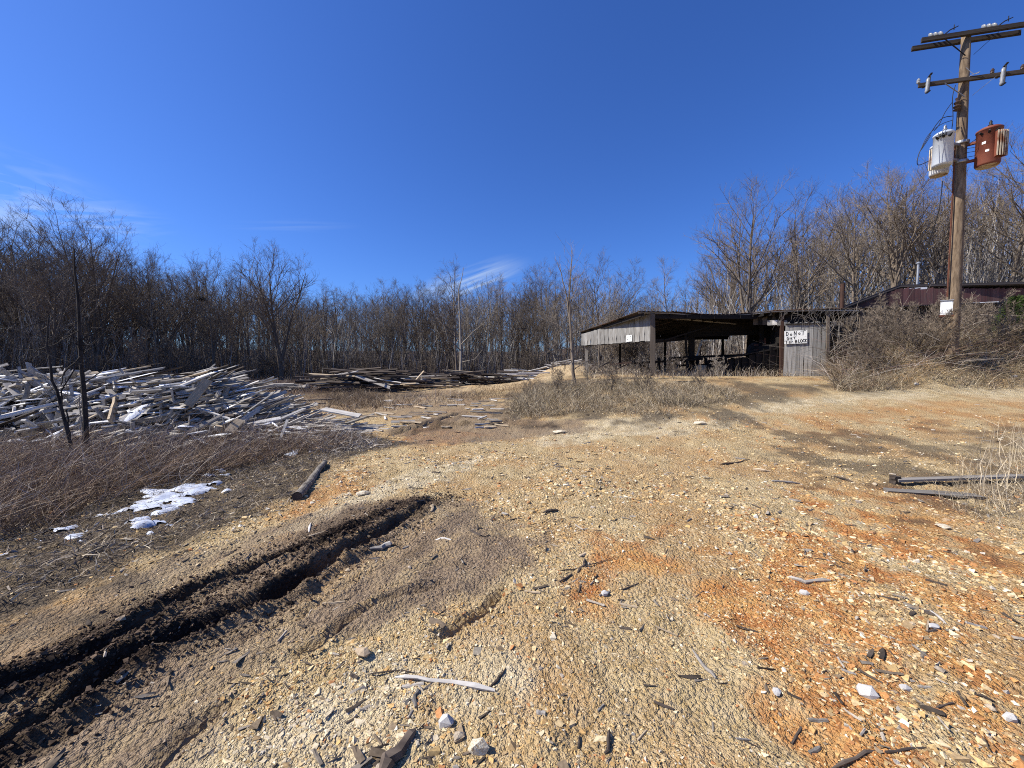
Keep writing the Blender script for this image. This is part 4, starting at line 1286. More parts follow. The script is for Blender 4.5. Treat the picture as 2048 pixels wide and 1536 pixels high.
# ------------------------------------------------------------------ brush, weeds and grass
def ribbons(P, D, Ln, W, bend, cols, seg=3, sag=0.0):
    """curved tapering stems; P (n,3) base, D (n,3) start direction, bend (n,3) added direction at the tip"""
    n = len(P); t_ = np.linspace(0, 1, seg + 1)
    side = np.cross(D, rng.normal(size=(n, 3))); side /= np.linalg.norm(side, axis=1)[:, None] + 1e-9
    pts = P[:, None, :] + (D[:, None, :] * t_[None, :, None] + bend[:, None, :] * (t_ ** 2)[None, :, None]) * Ln[:, None, None]
    pts = pts + rng.normal(0, 1, pts.shape) * (Ln * .025)[:, None, None] * (t_ > 0)[None, :, None]
    wv = side[:, None, :] * (W[:, None] * (1 - .8 * t_)[None, :])[..., None] * .5
    V = np.stack([pts - wv, pts + wv], 2).reshape(n, -1, 3)
    m_ = 2 * (seg + 1)
    b_ = (np.arange(n) * m_)[:, None]
    Fr = np.concatenate([b_ + np.array([2 * s, 2 * s + 1, 2 * s + 3, 2 * s + 2])[None] for s in range(seg)], 0)
    return V.reshape(-1, 3), Fr, np.repeat(cols, m_, 0)


def in_poly(P, n, pad=0.0):
    out_ = []; tot = 0
    lo, hi = P.min(0) - pad, P.max(0) + pad
    while tot < n:
        q = rng.uniform(lo, hi, (n * 2, 2)); q = q[sdist(P, q[:, 0], q[:, 1]) + .35 * fbm(q[:, 0] * 1.5, q[:, 1] * 1.5, 601, 2) > -pad]
        out_.append(q); tot += len(q)
        if len(q) == 0: break
    return np.vstack(out_)[:n]


def brush(name, Q, hfun, wid, lean, pal, label, cat, twigs=2, wind=(.0, .0), bendz=-.35, jit=.35, seg=3, spread=1.0, zf=None):
    n = len(Q)
    x_, y_ = Q[:, 0], Q[:, 1]
    hgt = hfun(x_, y_) * rng.uniform(.45, 1.1, n)
    D = np.stack([rng.normal(wind[0], lean, n), rng.normal(wind[1], lean, n), rng.uniform(.5, 1.1, n)], 1); D /= np.linalg.norm(D, axis=1)[:, None]
    bend = np.stack([rng.normal(wind[0], jit, n), rng.normal(wind[1], jit, n), rng.uniform(bendz, .1, n)], 1)
    cols = np.array(pal)[rng.integers(0, len(pal), n)] * rng.uniform(.65, 1.3, (n, 1))
    zz = (height(x_, y_) if zf is None else zf(x_, y_)) - .01
    P = np.stack([x_, y_, zz], 1)
    V, Fr, C = ribbons(P, D, hgt, wid * rng.uniform(.6, 1.4, n), bend, cols, seg)
    Vs, Fs, Cs, off = [V], [Fr], [C], len(V)
    for k in range(twigs):
        f = rng.uniform(.25, .9, n)
        B0 = P + (D * f[:, None] + bend * (f ** 2)[:, None]) * hgt[:, None]
        D2 = D + rng.normal(0, .6 * spread, (n, 3)); D2 /= np.linalg.norm(D2, axis=1)[:, None]
        V, Fr, C = ribbons(B0, D2, hgt * rng.uniform(.18, .45, n), wid * .55 * rng.uniform(.6, 1.2, n), bend * .5, cols * rng.uniform(.8, 1.2, (n, 1)), 1)
        Vs.append(V); Fs.append(Fr + off); Cs.append(C); off += len(V)
    V, Fr, C = np.vstack(Vs), np.vstack(Fs), np.vstack(Cs)
    return tag(link(name, mesh_np(name, V, Fr, M['blades'], C)), label, cat, kind='stuff')


TAN = [(.33, .26, .165), (.43, .35, .24), (.21, .16, .105), (.52, .44, .31)]
REDB = [(.19, .12, .068), (.28, .19, .115), (.095, .062, .040), (.40, .32, .235), (.13, .082, .052), (.32, .22, .14), (.05, .032, .022)]
GREYB = [(.21, .175, .14), (.13, .105, .082), (.30, .255, .21), (.17, .13, .10), (.42, .37, .31)]
OLIVE = [(.17, .145, .085), (.12, .10, .06), (.22, .17, .105), (.26, .20, .13)]

WEED = poly([(-260, 915), (-120, 900), (60, 905), (200, 868), (330, 848), (450, 858), (560, 872), (640, 868), (740, 880), (690, 905), (560, 925), (450, 945), (400, 962), (290, 985), (200, 1015), (100, 1050), (-60, 1110), (-220, 1140)])
q = in_poly(WEED, 17000)
brush('dead_weeds', q, lambda x, y: .22 + .42 * ss((-x - 2.5) / 2.5) * ss((5.2 + vnoise(x, y, 5) - (y - 4)) / 3 + .6), (.006), .62, REDB, 'tangled red brown dead weeds below the board heap', 'weeds', twigs=2, wind=(.12, .05), jit=.5)
q = in_poly(WEED, 4200); q = q[vnoise(q[:, 0] * 1.3, q[:, 1] * 1.3, 59) + .8 > rng.random(len(q))]
brush('weed_stalks', q, lambda x, y: (.28 + .42 * ss((-x - 2.5) / 2.5)) * (.6 + 1.0 * (vnoise(x * 1.4, y * 1.4, 61) + .5)), .007, .5, [(.50, .43, .35), (.38, .31, .25), (.27, .19, .14)], 'paler dead stalks standing among the red brown weeds', 'weeds', twigs=2, wind=(.15, .05), jit=.35, seg=3)
q = in_poly(DUFF[[0, 1, 2, 3, 4, 5, 6, 7, 8, 9, 10]] if False else poly([(-160, 1330), (-60, 1270), (0, 1230), (200, 1160), (400, 1065), (560, 1005), (640, 950), (700, 915), (800, 888), (700, 858), (400, 850), (-160, 920)]), 42000)
brush('matted_grass', q, lambda x, y: .05 + .11 * (vnoise(x * 2, y * 2, 8) + .5), .0075, 1.3, TAN + GREYB + [(.42, .35, .25), (.07, .05, .035)], 'low matted dead grass in the ditch', 'grass', twigs=0, wind=(.2, 0), jit=.4, bendz=-.4, seg=2)
# edge fringe: sparse grass over the yard
n = 9000
q = np.stack([rng.uniform(-2, 14, n), rng.uniform(2.5, 16, n)], 1)
md, wt, df, cm, og = regions(q[:, 0], q[:, 1])
q = q[(df > rng.uniform(.15, 1, n)) | (rng.random(n) < .05)]
brush('sparse_grass', q, lambda x, y: .035 + .05 * (vnoise(x * 2, y * 2, 9) + .5), .006, .8, TAN + OLIVE, 'sparse short dead grass in darker soil patches', 'grass', twigs=0, jit=.5, seg=2)
SB = poly([(1010, 822), (1040, 795), (1100, 775), (1200, 766), (1300, 768), (1420, 772), (1500, 782), (1480, 806), (1380, 822), (1330, 836), (1260, 838), (1180, 826), (1080, 838), (1020, 838)])
q = in_poly(SB, 15000); q = q[vnoise(q[:, 0] * 1.6, q[:, 1] * 1.6, 19) + .78 > rng.random(len(q))]
brush('shed_brush', q, lambda x, y: (.14 + .5 * np.clip(vnoise(x * 1.3, y * 1.3, 15) + .45, 0, 1) ** 1.5 + .3 * (x < 2.0)) * ss(sdist(SB, x, y) / .8 + .35), .009, .38, TAN + TAN + OLIVE + [(.40, .31, .19)], 'waist high tan brush growing in front of the shed', 'brush', twigs=2, jit=.4)
q = np.stack([rng.uniform(3.5, 12, 5000), rng.uniform(15.5, 26, 5000)], 1)
brush('weeds_under_shed', q, lambda x, y: .25 + .5 * np.clip(vnoise(x * .8, y * .8, 16) + .4, 0, 1), .012, .3, TAN + GREYB, 'dry weeds growing under and behind the open shed', 'weeds', twigs=1)
TG = poly([(880, 800), (960, 772), (1080, 760), (1080, 778), (1000, 800)])
q = in_poly(TG, 3000)
brush('tan_grass', q, lambda x, y: .25 + 0 * x, .012, .3, [(.40, .30, .17), (.30, .22, .13), (.22, .16, .10)], 'tan grass on the rise left of the shed brush', 'grass', twigs=0)
q = in_poly(poly([(640, 800), (720, 785), (780, 800), (760, 816), (690, 820)]), 2200)
brush('tan_grass', q, lambda x, y: .45 + 0 * x, .010, .3, [(.30, .22, .14), (.22, .165, .10), (.16, .12, .08)], 'tuft of brown grass behind the right end of the slats', 'grass', twigs=1)


def wedge(n, y0, y1, a0, a1, off0=0.0):
    y_ = rng.uniform(y0, y1, n); x_ = .84 * y_ + off0 + rng.uniform(a0, a1, n)
    return np.stack([x_, y_], 1)


q = wedge(17000, 11.9, 17.5, -.4, 9.5); q = q[(q[:, 1] > 12.0 + .5 * vnoise(q[:, 0], q[:, 1], 4) + .0 * q[:, 0]) & (q[:, 0] - .84 * q[:, 1] > -.2)]
brush('bank_brush', q, lambda x, y: .35 + .55 * ss((y - 12.0) / 1.6) + .5 * (vnoise(x * .6, y * .6, 23) + .3), .011, .5, TAN + TAN + OLIVE + OLIVE + REDB, 'dense tangled brush and briars covering the right bank', 'brush', twigs=2, jit=.6, spread=1.2)
q = wedge(1500, 12.8, 17, -.2, 9)
brush('briar_canes', q, lambda x, y: 1.5 + .8 * (vnoise(x * .6, y * .6, 24) + .3), .015, .45, [(.30, .25, .20), (.20, .15, .12), (.40, .35, .30), (.13, .08, .07)], 'long arching bare briar canes over the right bank', 'briars', twigs=3, jit=.9, bendz=-.9, seg=6, spread=1.3)
# edge of the woods
u_ = rng.uniform(-500, 2500, 26000); dp_ = np.interp(u_, IPX, [q_[1] for q_ in INTERP]) - rng.uniform(-9, 2.5, len(u_))
q = np.stack([(u_ - CX) / F * dp_, dp_], 1)
brush('undergrowth', q, lambda x, y: 1.0 + 2.4 * np.clip(vnoise(x * .25, y * .25, 33) + .45, 0, 1) + .8 * (x < -8), .03, .25, GREYB + REDB + [(.06, .05, .04)] * 3, 'grey brown undergrowth along the edge of the woods', 'undergrowth', twigs=2, jit=.3, zf=base_height)
u_ = np.concatenate([rng.uniform(-500, 2500, 9000), rng.uniform(-500, 1250, 6000)]); dp_ = np.interp(u_, IPX, [q_[1] for q_ in INTERP]) + rng.uniform(0, 34, len(u_))
q = np.stack([(u_ - CX) / F * dp_, dp_], 1); q = q[(u_ < 1300) | (rng.random(len(u_)) < .45)]
brush('thicket', q, lambda x, y: 3.4 + 4.5 * np.clip(vnoise(x * .25, y * .25, 34) + .45, 0, 1), .055, .22, GREYB + [(.07, .06, .05)] * 3, 'thin grey thicket filling the gaps between the trunks of the woods', 'thicket', twigs=4, jit=.3, zf=base_height, bendz=-.1)
u_ = rng.uniform(-500, 2500, 6500); dp_ = np.interp(u_, IPX, [q_[1] for q_ in INTERP]) + rng.uniform(-3, 18, len(u_))
q = np.stack([(u_ - CX) / F * dp_, dp_], 1)
brush('young_stems', q, lambda x, y: 6.5 + 3.5 * np.clip(vnoise(x * .15, y * .15, 36) + .5, 0, 1), .07, .06, [(.30, .27, .23), (.22, .19, .16), (.14, .12, .10), (.38, .35, .31)], 'thin pale young stems crowded along the edge of the woods', 'saplings', twigs=4, jit=.10, zf=base_height, bendz=-.02, spread=.6)
q = np.stack([rng.uniform(-26, -1.5, 9000), rng.uniform(13.5, 30, 9000)], 1); q = q[~((q[:, 0] > -7) & (q[:, 1] > 18.5) & (q[:, 1] < 24))]
brush('back_weeds', q, lambda x, y: .35 + .5 * np.clip(vnoise(x * .5, y * .5, 37) + .4, 0, 1), .016, .45, GREYB + REDB, 'dark weeds between the left board heap and the woods', 'weeds', twigs=1, jit=.4)
# right foreground tall grass
q = in_poly(poly([(1900, 1000), (1950, 940), (2048, 880), (2200, 880), (2200, 1090), (2050, 1085), (1960, 1050)]), 2600)
brush('tall_grass', q, lambda x, y: .18 + .35 * ss(vnoise(x * 3, y * 3, 43) * 2), .005, .22, [(.50, .42, .29), (.38, .31, .21), (.24, .19, .13)], 'pale tall dry grass at the right edge beside the long beam', 'grass', twigs=1, wind=(-.1, 0))
q = in_poly(poly([(1960, 1030), (1980, 980), (2048, 960), (2150, 980), (2100, 1040)]), 34)
brush('grass_stalks', q, lambda x, y: .95 + 0 * x, .008, .10, [(.55, .46, .32), (.42, .35, .25)], 'a few tall pale grass stalks at the right edge', 'grass', twigs=2, jit=.08, bendz=-.05, seg=5)
q = in_poly(poly([(600, 890), (700, 872), (760, 884), (740, 900), (640, 908)]), 500)
brush('bleached_twigs', q, lambda x, y: .35 + 0 * x, .014, 1.2, [(.42, .38, .33), (.30, .26, .22), (.18, .15, .12)], 'tangle of bleached fallen twigs at the edge of the yard', 'twigs', twigs=3, jit=.5, bendz=-.5, seg=4)

# tall pale shrubs hiding the maroon building
for k in range(10):
    y_ = rng.uniform(14.0, 17.0); x_ = y_ * rng.uniform(.93, 1.32)
    place_tree('scrub', x_, y_, rng.uniform(1.7, 2.5), 'tall grey bare shrub in front of the maroon building', 'tall shrubs before the maroon building', 'shrub', name='bare_shrub', pale=False, tilt=.2)
# single shrubs
for k, (px, py, ht, dp) in enumerate([(1290, 700, 1.1, 11.6), (1220, 700, 1.0, 12.2), (1060, 700, .9, 13), (1120, 700, 1.2, 13), (1400, 700, .8, 12.5), (1180, 700, .9, 14.5), (1350, 700, 1.0, 14),
                                      (1440, 700, .9, 14.5)]):
    x_ = (px - CX) / F * dp
    place_tree('scrub', x_, dp, ht, 'low bare shrub in the tan brush before the shed', 'bare shrubs in front of the shed', 'shrub', name='bare_shrub')
for k in range(26):
    y_ = rng.uniform(12.9, 18.5); x_ = .86 * y_ + rng.uniform(.3, 9)
    place_tree('scrub', x_, y_, rng.uniform(.9, 1.9), 'bare grey shrub growing out of the right bank', 'bare shrubs on the right bank', 'shrub', name='bare_shrub', pale=False, tilt=.2)
for k in range(30):
    px = rng.uniform(40, 1260) ; dp = np.interp(px, IPX, [q_[1] for q_ in INTERP]) - rng.uniform(1, 8); x_ = (px - CX) / F * dp
    place_tree('scrub', x_, dp, rng.uniform(2.5, 5), 'bare understory bush before the edge of the woods', 'bushes along the edge of the woods', 'shrub', name='bare_shrub', tilt=.1)
for k in range(22):
    px = rng.uniform(1160, 1560); dp = rng.uniform(25, 31); x_ = (px - CX) / F * dp
    place_tree('scrub', x_, dp, rng.uniform(2.5, 4), 'bare grey shrub seen through the open back of the shed', 'shrubs behind the open shed', 'shrub', name='bare_shrub', pale=False, tilt=.15)


# saplings drawn limb by limb
def drawn_tree(label, limbs, mat, name='bare_sapling', twig=0, seed=1, cat='tree', group=None):
    """limbs: list of (points[(px,py,depth)], r0, r1); the first is the trunk"""
    rr = random.Random(seed)
    P0 = at(*limbs[0][0][0]); gz = H(P0.x, P0.y)
    e = thing(name, (P0.x, P0.y, gz), label, cat, group)
    crown = MB()
    for k, (pts, ra, rb) in enumerate(limbs):
        Q = [at(*p) for p in pts]
        if k == 0: Q[0].z = gz - .05
        S_ = []
        for i in range(len(Q) - 1):
            for f in (0, .33, .66): S_.append(Q[i].lerp(Q[i + 1], f) + Vector([rr.gauss(0, .008) for _ in range(3)]))
        S_.append(Q[-1])
        n_ = len(S_)
        if k == 0:
            mb = MB(); mb.tube(S_, [ra + (rb - ra) * i / (n_ - 1) for i in range(n_)], 8); mb.obj('trunk', M[mat], e)
        else:
            crown.tube(S_, [ra + (rb - ra) * i / (n_ - 1) for i in range(n_)], 5)
        if twig:
            for q_ in range(twig if k else twig * 2):
                f = rr.uniform(.25, 1); i = min(int(f * (n_ - 1)), n_ - 2); b_ = S_[i]
                ax = (S_[i + 1] - S_[i]).normalized()
                dd = (ax + Vector((rr.gauss(0, .8), rr.gauss(0, .5), rr.gauss(0, .5)))).normalized(); ln = rr.uniform(.25, .8) * (1.5 if k == 0 else 1)
                m_ = b_ + dd * ln * .5; e_ = m_ + (dd + Vector((rr.gauss(0, .3), rr.gauss(0, .3), .15))) * ln * .5
                crown.tube([b_, m_, e_], [max(.004, rb * .5), .0035, .002], 3, cap=False)
                for g_ in range(3):
                    s0 = b_.lerp(m_, rr.random()) if g_ % 2 else m_.lerp(e_, rr.random())
                    crown.tube([s0, s0 + (dd + Vector([rr.gauss(0, .7) for _ in range(3)])).normalized() * ln * .35], [.003, .0015], 3, cap=False)
    if crown.n: crown.obj('crown', M[mat], e)
    return e


drawn_tree('taller dead sapling with a snapped top before the board heap',
           [([(172, 880, 7.2), (166, 780, 7.2), (160, 660, 7.25), (153, 560, 7.3), (148, 498, 7.3)], .042, .010),
            ([(163, 712, 7.2), (128, 745, 7.1), (122, 770, 7.0)], .016, .010), ([(164, 700, 7.2), (152, 690, 7.2), (158, 680, 7.1)], .012, .006),
            ([(162, 682, 7.2), (195, 660, 7.4), (230, 640, 7.6), (255, 632, 7.8)], .012, .004), ([(170, 765, 7.2), (205, 740, 7.4), (232, 705, 7.7), (262, 708, 7.8)], .012, .004),
            ([(165, 690, 7.2), (185, 690, 7.5), (215, 660, 7.9)], .010, .004), ([(158, 660, 7.2), (110, 690, 7.0), (60, 700, 6.9)], .011, .004)], 'bark_dark', twig=4, seed=3)
drawn_tree('shorter dead sapling leaning left of the taller snapped one',
           [([(146, 890, 6.9), (125, 820, 6.9), (104, 760, 6.9), (95, 690, 6.9), (98, 632, 7.0)], .030, .008),
            ([(126, 830, 6.9), (122, 780, 6.9), (160, 720, 7.0)], .016, .008), ([(95, 690, 6.9), (70, 705, 6.8), (20, 692, 6.7)], .010, .004),
            ([(97, 640, 7.0), (60, 650, 6.9), (20, 668, 6.8)], .009, .003), ([(140, 870, 6.9), (132, 820, 6.95)], .012, .01)], 'bark_dark', twig=4, seed=4)
drawn_tree('pale bare sapling behind the two dark saplings',
           [([(168, 880, 7.5), (160, 820, 7.5), (158, 790, 7.5)], .012, .006), ([(160, 820, 7.5), (150, 800, 7.6)], .006, .004)], 'bark_pale', twig=2, seed=5)
drawn_tree('tall slender bare sapling beside the left corner of the shed',
           [([(1150, 788, 15), (1145, 730, 15), (1142, 660, 15), (1138, 600, 15), (1142, 545, 15), (1144, 500, 15)], .075, .012),
            ([(1140, 640, 15), (1133, 590, 15), (1122, 545, 15), (1115, 525, 15)], .035, .008), ([(1144, 700, 15), (1110, 690, 14.6), (1088, 712, 14.3)], .02, .006),
            ([(1144, 718, 15), (1100, 735, 14.4), (1075, 720, 14.2)], .018, .006), ([(1142, 670, 15), (1165, 650, 15.4), (1180, 640, 15.6)], .018, .005),
            ([(1146, 740, 15), (1172, 722, 15.2), (1200, 735, 15.3)], .016, .005), ([(1139, 610, 15), (1155, 570, 15.2), (1160, 545, 15.3)], .016, .005),
            ([(1143, 690, 15), (1118, 650, 15.2), (1100, 630, 15.3)], .015, .005), ([(1147, 760, 15), (1110, 770, 14.6), (1070, 765, 14.2)], .014, .005)], 'bark', twig=14, seed=6)
drawn_tree('forked bare tree rising in front of the middle woods',
           [([(921, 745, 38), (922, 700, 38), (920, 640, 38), (917, 580, 38)], .16, .06), ([(920, 640, 38), (905, 590, 38), (900, 550, 38)], .06, .02),
            ([(917, 580, 38), (925, 550, 38), (927, 535, 38)], .05, .015), ([(921, 700, 38), (895, 675, 37), (885, 640, 37)], .07, .02), ([(922, 690, 38), (945, 665, 37), (970, 645, 37)], .07, .02),
            ([(921, 725, 38), (950, 718, 37), (965, 700, 37)], .05, .02)], 'bark_pale', twig=6, seed=7, name='bare_tree')
# vines over the sign wall
mb = MB(); rr = random.Random(31)
for k in range(46):
    px = rr.uniform(1575, 1740); p = [at(px, rr.uniform(614, 622), 16.0 - (px - 1575) / 150)]
    for s_ in range(4):
        p.append(p[-1] + Vector((rr.gauss(-.10, .12), rr.gauss(-.04, .06), -rr.uniform(.08, .28))))
    mb.tube(p, [.006, .005, .005, .004, .003], 3, cap=False)
for k in range(40):
    px = rr.uniform(1640, 1760); p = [at(px, rr.uniform(660, 720), 15.2)]
    d_ = Vector((rr.gauss(0, 1), rr.gauss(0, .3), rr.uniform(.3, 1.6))).normalized()
    for s_ in range(6):
        d_ = (d_ + Vector((rr.gauss(0, .3), rr.gauss(0, .2), -.18))).normalized(); p.append(p[-1] + d_ * .3)
    mb.tube(p, [.010, .009, .008, .007, .006, .005, .003], 4, cap=False)
tag(mb.obj('bare_vines', M['bark_pale']), 'bare vines hanging over the dark bay beside the sign wall', 'vines', kind='stuff')

# small green cedar at the right edge
cx_, cy_ = 17.9, 14.0
cz_ = H(cx_, cy_)
e = thing('cedar_bush', (cx_, cy_, cz_), 'green cedar bush at the right edge of the bank', 'bush')
mb = MB(); mb.tube([(cx_, cy_, cz_ - .1), (cx_, cy_, cz_ + 1.5)], [.04, .01], 6); mb.obj('trunk', M['bark'], e)
n = 4200
hz_ = rng.uniform(.05, 1, n) ** .8; rad = (1 - hz_) ** .7 * .75 * rng.uniform(.3, 1, n) ** .5; th_ = rng.uniform(0, 6.3, n)
P = np.stack([rad * np.cos(th_), rad * np.sin(th_), hz_ * 1.75], 1)
D = np.stack([np.cos(th_), np.sin(th_), rng.uniform(.2, 1.2, n)], 1); D /= np.linalg.norm(D, axis=1)[:, None]
V, Fr, C = ribbons(P, D, rng.uniform(.06, .16, n), np.full(n, .022), rng.normal(0, .2, (n, 3)), np.array([.055, .085, .022])[None] * rng.uniform(.5, 1.6, (n, 1)), 2)
link('foliage', mesh_np('foliage', V, Fr, M['green'], C), e)


# ------------------------------------------------------------------ the open shed
A0 = at(1303, 757, 17.0)
shed = thing('open_shed', (A0.x, A0.y, H(A0.x, A0.y)), 'open sided grey sawmill shed with a low tin roof', 'shed')
so_ = Vector(shed.location)
# roof: front edge and back edge stations
front = [(1279, 622, 16.8), (1345, 623, 17.0), (1400, 628, 17.3), (1455, 629, 17.5), (1505, 625, 17.6), (1547, 620, 17.0), (1600, 618, 16.5), (1655, 617, 16.0), (1722, 617, 15.3)]
back_x = [4.15, 5.6, 7.1, 8.6, 10.1, 11.3, 12.6, 13.9, 15.6]
Fp = [at(*q_) for q_ in front]
Bp = [Vector((bx_, 24.0 - .05 * i, 3.36 - (.06 if 2 <= i <= 4 else 0))) for i, bx_ in enumerate(back_x)]
for i in range(len(Fp) - 1):
    # each sheet corrugated, laid slightly over the next
    V, fs = [], []
    nc, nr = 14, 5
    for r_ in range(nr):
        for c_ in range(nc + 1):
            f = c_ / nc; g_ = r_ / (nr - 1)
            p = Fp[i].lerp(Fp[i + 1], f).lerp(Bp[i].lerp(Bp[i + 1], f), g_)
            p = p + Vector((0, 0, .012 * math.cos(c_ * math.pi) + (.012 if i % 2 else 0) + .015 * math.sin(g_ * 9 + i)))
            V.append(p - so_)
    for r_ in range(nr - 1):
        for c_ in range(nc):
            q_ = r_ * (nc + 1) + c_; fs.append((q_, q_ + 1, q_ + nc + 2, q_ + nc + 1))
    me = bpy.data.meshes.new('roof_sheet'); me.from_pydata([tuple(v) for v in V], [], fs); me.materials.append(M['rust_tin']); me.update()
    o = link('roof_sheet', me, shed)
    sm = o.modifiers.new('thickness', 'SOLIDIFY'); sm.thickness = .02


def roof_pt(i_f, g_, dz=0.0):
    i = min(int(i_f), len(Fp) - 2); f = i_f - i
    return Fp[i].lerp(Fp[i + 1], f).lerp(Bp[i].lerp(Bp[i + 1], f), g_) + Vector((0, 0, dz))


for g_, wd in ((.02, .09), (.28, .07), (.55, .07), (.8, .07), (.98, .09)):
    for i in range(len(Fp) - 1):
        plank('purlin', roof_pt(i, g_, -.05), roof_pt(i + 1, g_, -.05), wd, .05, M['grey_wood' if g_ < .05 else 'shade_dark_wood'], shed)
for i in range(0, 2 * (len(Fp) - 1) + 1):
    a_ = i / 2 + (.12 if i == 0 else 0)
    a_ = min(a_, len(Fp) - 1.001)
    plank('rafter', roof_pt(a_, .005, -.14), roof_pt(a_, .995, -.14), .05, .13, M['shade_dark_wood'], shed)
# left side: hanging boards
SA, SB_ = at(1302, 640, 17.0), at(1163, 690, 23.5)
SA.z = 0; SB_.z = 0
nb = 17
ed = (SB_ - SA).normalized(); nrm = Vector((ed.y, -ed.x, 0)) * -1
if nrm.x > 0: nrm = -nrm
L_ = (SB_ - SA).length
for i in range(nb):
    f = (i + .5) / nb; p = SA + ed * (L_ * f)
    zt = 3.68 + (3.24 - 3.68) * f - .05; zb = 2.47 + .03 * f + random.uniform(-.015, .015)
    p0 = Vector((p.x, p.y, zb)) + nrm * random.uniform(.0, .012); p1 = Vector((p.x, p.y, zt)) + nrm * random.uniform(0, .012) + ed * random.uniform(-.02, .02)
    plank('side_board', p0, p1, L_ / nb * random.uniform(.86, .97), .022, M['shed_wood'], shed, face=nrm)
plank('bottom_rail', Vector((SA.x, SA.y, 2.5)) - nrm * .05, Vector((SB_.x, SB_.y, 2.52)) - nrm * .05, .05, .10, M['shade_dark_wood'], shed)
plank('top_rail', Vector((SA.x, SA.y, 3.55)) - nrm * .05, Vector((SB_.x, SB_.y, 3.15)) - nrm * .05, .05, .10, M['shade_dark_wood'], shed)


def post(px, py0, py1, Yd, wd, mat='post_wood', dp=None, name='post', top=None, tilt=0.0):
    p0, p1 = at(px, py0, Yd), at(px + tilt, py1, Yd)
    p0.z = min(p0.z, H(p0.x, p0.y)) - .1
    if top: p1.z = top
    plank(name, p0, p1, wd, dp or wd, M[mat], shed, face=(-.3, -1, 0), kind=random.randrange(4))


post(1305, 757, 640, 17.0, .20, top=3.62)
post(1173, 745, 690, 23.4, .15, top=3.2, mat='grey_wood')
post(1383, 745, 650, 19.5, .24, 'shade_dark_wood', top=3.5)
post(1376, 745, 700, 18.6, .10, 'shade_dark_wood', top=2.9, tilt=-6)
post(1502, 745, 650, 20.0, .20, 'shade_dark_wood', top=3.5)
post(1522, 745, 650, 18.5, .16, 'shade_dark_wood', top=3.5)
post(1563, 745, 650, 17.1, .12, 'dark_rust', top=3.7)
post(1655, 745, 650, 16.1, .09, 'post_wood', top=3.7)
post(1240, 745, 690, 23.6, .13, 'shade_dark_wood', top=3.2)
post(1330, 745, 690, 23.6, .13, 'shade_dark_wood', top=3.2)
post(1445, 745, 690, 23.6, .13, 'shade_dark_wood', top=3.2)
post(1719, 745, 690, 15.5, .09, 'post_wood', top=3.6)
# back fascia boards and inner dark lining
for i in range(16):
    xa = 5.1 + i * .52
    plank('back_board', Vector((xa, 23.75, 3.02 + random.uniform(-.02, .02))), Vector((xa, 23.75, 3.33)), .49, .02, M['shade_dark_wood'], shed, face=(0, -1, 0))
plank('back_beam', Vector((4.6, 23.6, 2.92)), Vector((12.9, 23.6, 2.98)), .08, .2, M['shade_dark_wood'], shed)
plank('cross_beam', at(1303, 683, 17.6), at(1385, 676, 19.6), .1, .16, M['shade_dark_wood'], shed)
plank('cross_beam', at(1376, 668, 19.4), at(1565, 662, 19.0), .1, .30, M['shade_dark_wood'], shed)
plank('cross_beam', at(1376, 652, 19.3), at(1510, 650, 19.0), .1, .45, M['shade_dark_wood'], shed)
plank('header_beam', at(1303, 633, 17.1), at(1510, 634, 17.7), .1, .18, M['shade_dark_wood'], shed)
plank('brace', at(1318, 634, 17.2), at(1470, 648, 19), .05, .06, M['grey_wood'], shed)
plank('brace', at(1330, 680, 18), at(1460, 640, 19), .05, .06, M['shade_dark_wood'], shed)
# short boards over the dark bay; eave shade and lit strip are coloured in
for i in range(7):
    px = 1512 + i * 9.5
    Yd = 17.5 - (px - 1512) / 60 * .55
    plank('gable_board', at(px, 650, Yd + .35), at(px, 624, Yd + .35), .22, .02, M['shade_dark_wood' if i % 2 else 'post_wood'], shed, face=(-.4, -1, 0))
    if i > 2: plank('lit_strip_board', at(px, 651 - random.uniform(0, 1.5), Yd + .05), at(px, 640.5, Yd + .05), .19, .02, M['shed_wood' if i > 4 else 'pale_wood'], shed, face=(-.5, -1, 0))
# sign wall
WA, WB = at(1568, 700, 16.9), at(1659, 700, 16.15)
wd_ = WB - WA; wd_.z = 0; wl = wd_.length; wd_.normalize(); wn = Vector((wd_.y, -wd_.x, 0))
if wn.y > 0: wn = -wn
for i in range(11):
    f = (i + .5) / 11; p = WA + wd_ * wl * f
    gz = H(p.x, p.y)
    zt = 3.20 + random.uniform(-.02, .03)
    plank('eave_shade_board', Vector((p.x, p.y + .25, 3.1)), Vector((p.x, p.y + .25, 3.66)), wl / 11 * .95, .02, M['shade_dark_wood'], shed, face=wn)  # near-black boards paint in the overhang shadow above the sign wall
    plank('wall_board', Vector((p.x, p.y, gz - .05)) + wn * random.uniform(0, .02), Vector((p.x, p.y, zt)) + wn * random.uniform(0, .02) + wd_ * random.uniform(-.015, .015),
          wl / 11 * random.uniform(.86, .96), .025, M['shed_wood'], shed, face=wn)
zr = 3.17
plank('wall_rail', Vector((WA.x, WA.y, zr)) + wn * .045, Vector((WB.x, WB.y, zr - .02)) + wn * .045, .05, .09, M['shade_dark_wood'], shed, face=wn)
# backing of the closed bay and its side walls
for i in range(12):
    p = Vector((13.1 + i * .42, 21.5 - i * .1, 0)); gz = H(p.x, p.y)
    plank('rear_wall_board', Vector((p.x, p.y, gz - .1)), Vector((p.x, p.y, 3.45)), .40, .02, M['shade_dark_wood'], shed, face=(0, -1, 0))
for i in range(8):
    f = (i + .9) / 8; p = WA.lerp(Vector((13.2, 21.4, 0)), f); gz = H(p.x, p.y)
    plank('inner_wall_board', Vector((p.x, p.y, gz - .1)), Vector((p.x, p.y, 3.3)), .55, .02, M['shade_dark_wood'], shed, face=(-1, -.1, 0))

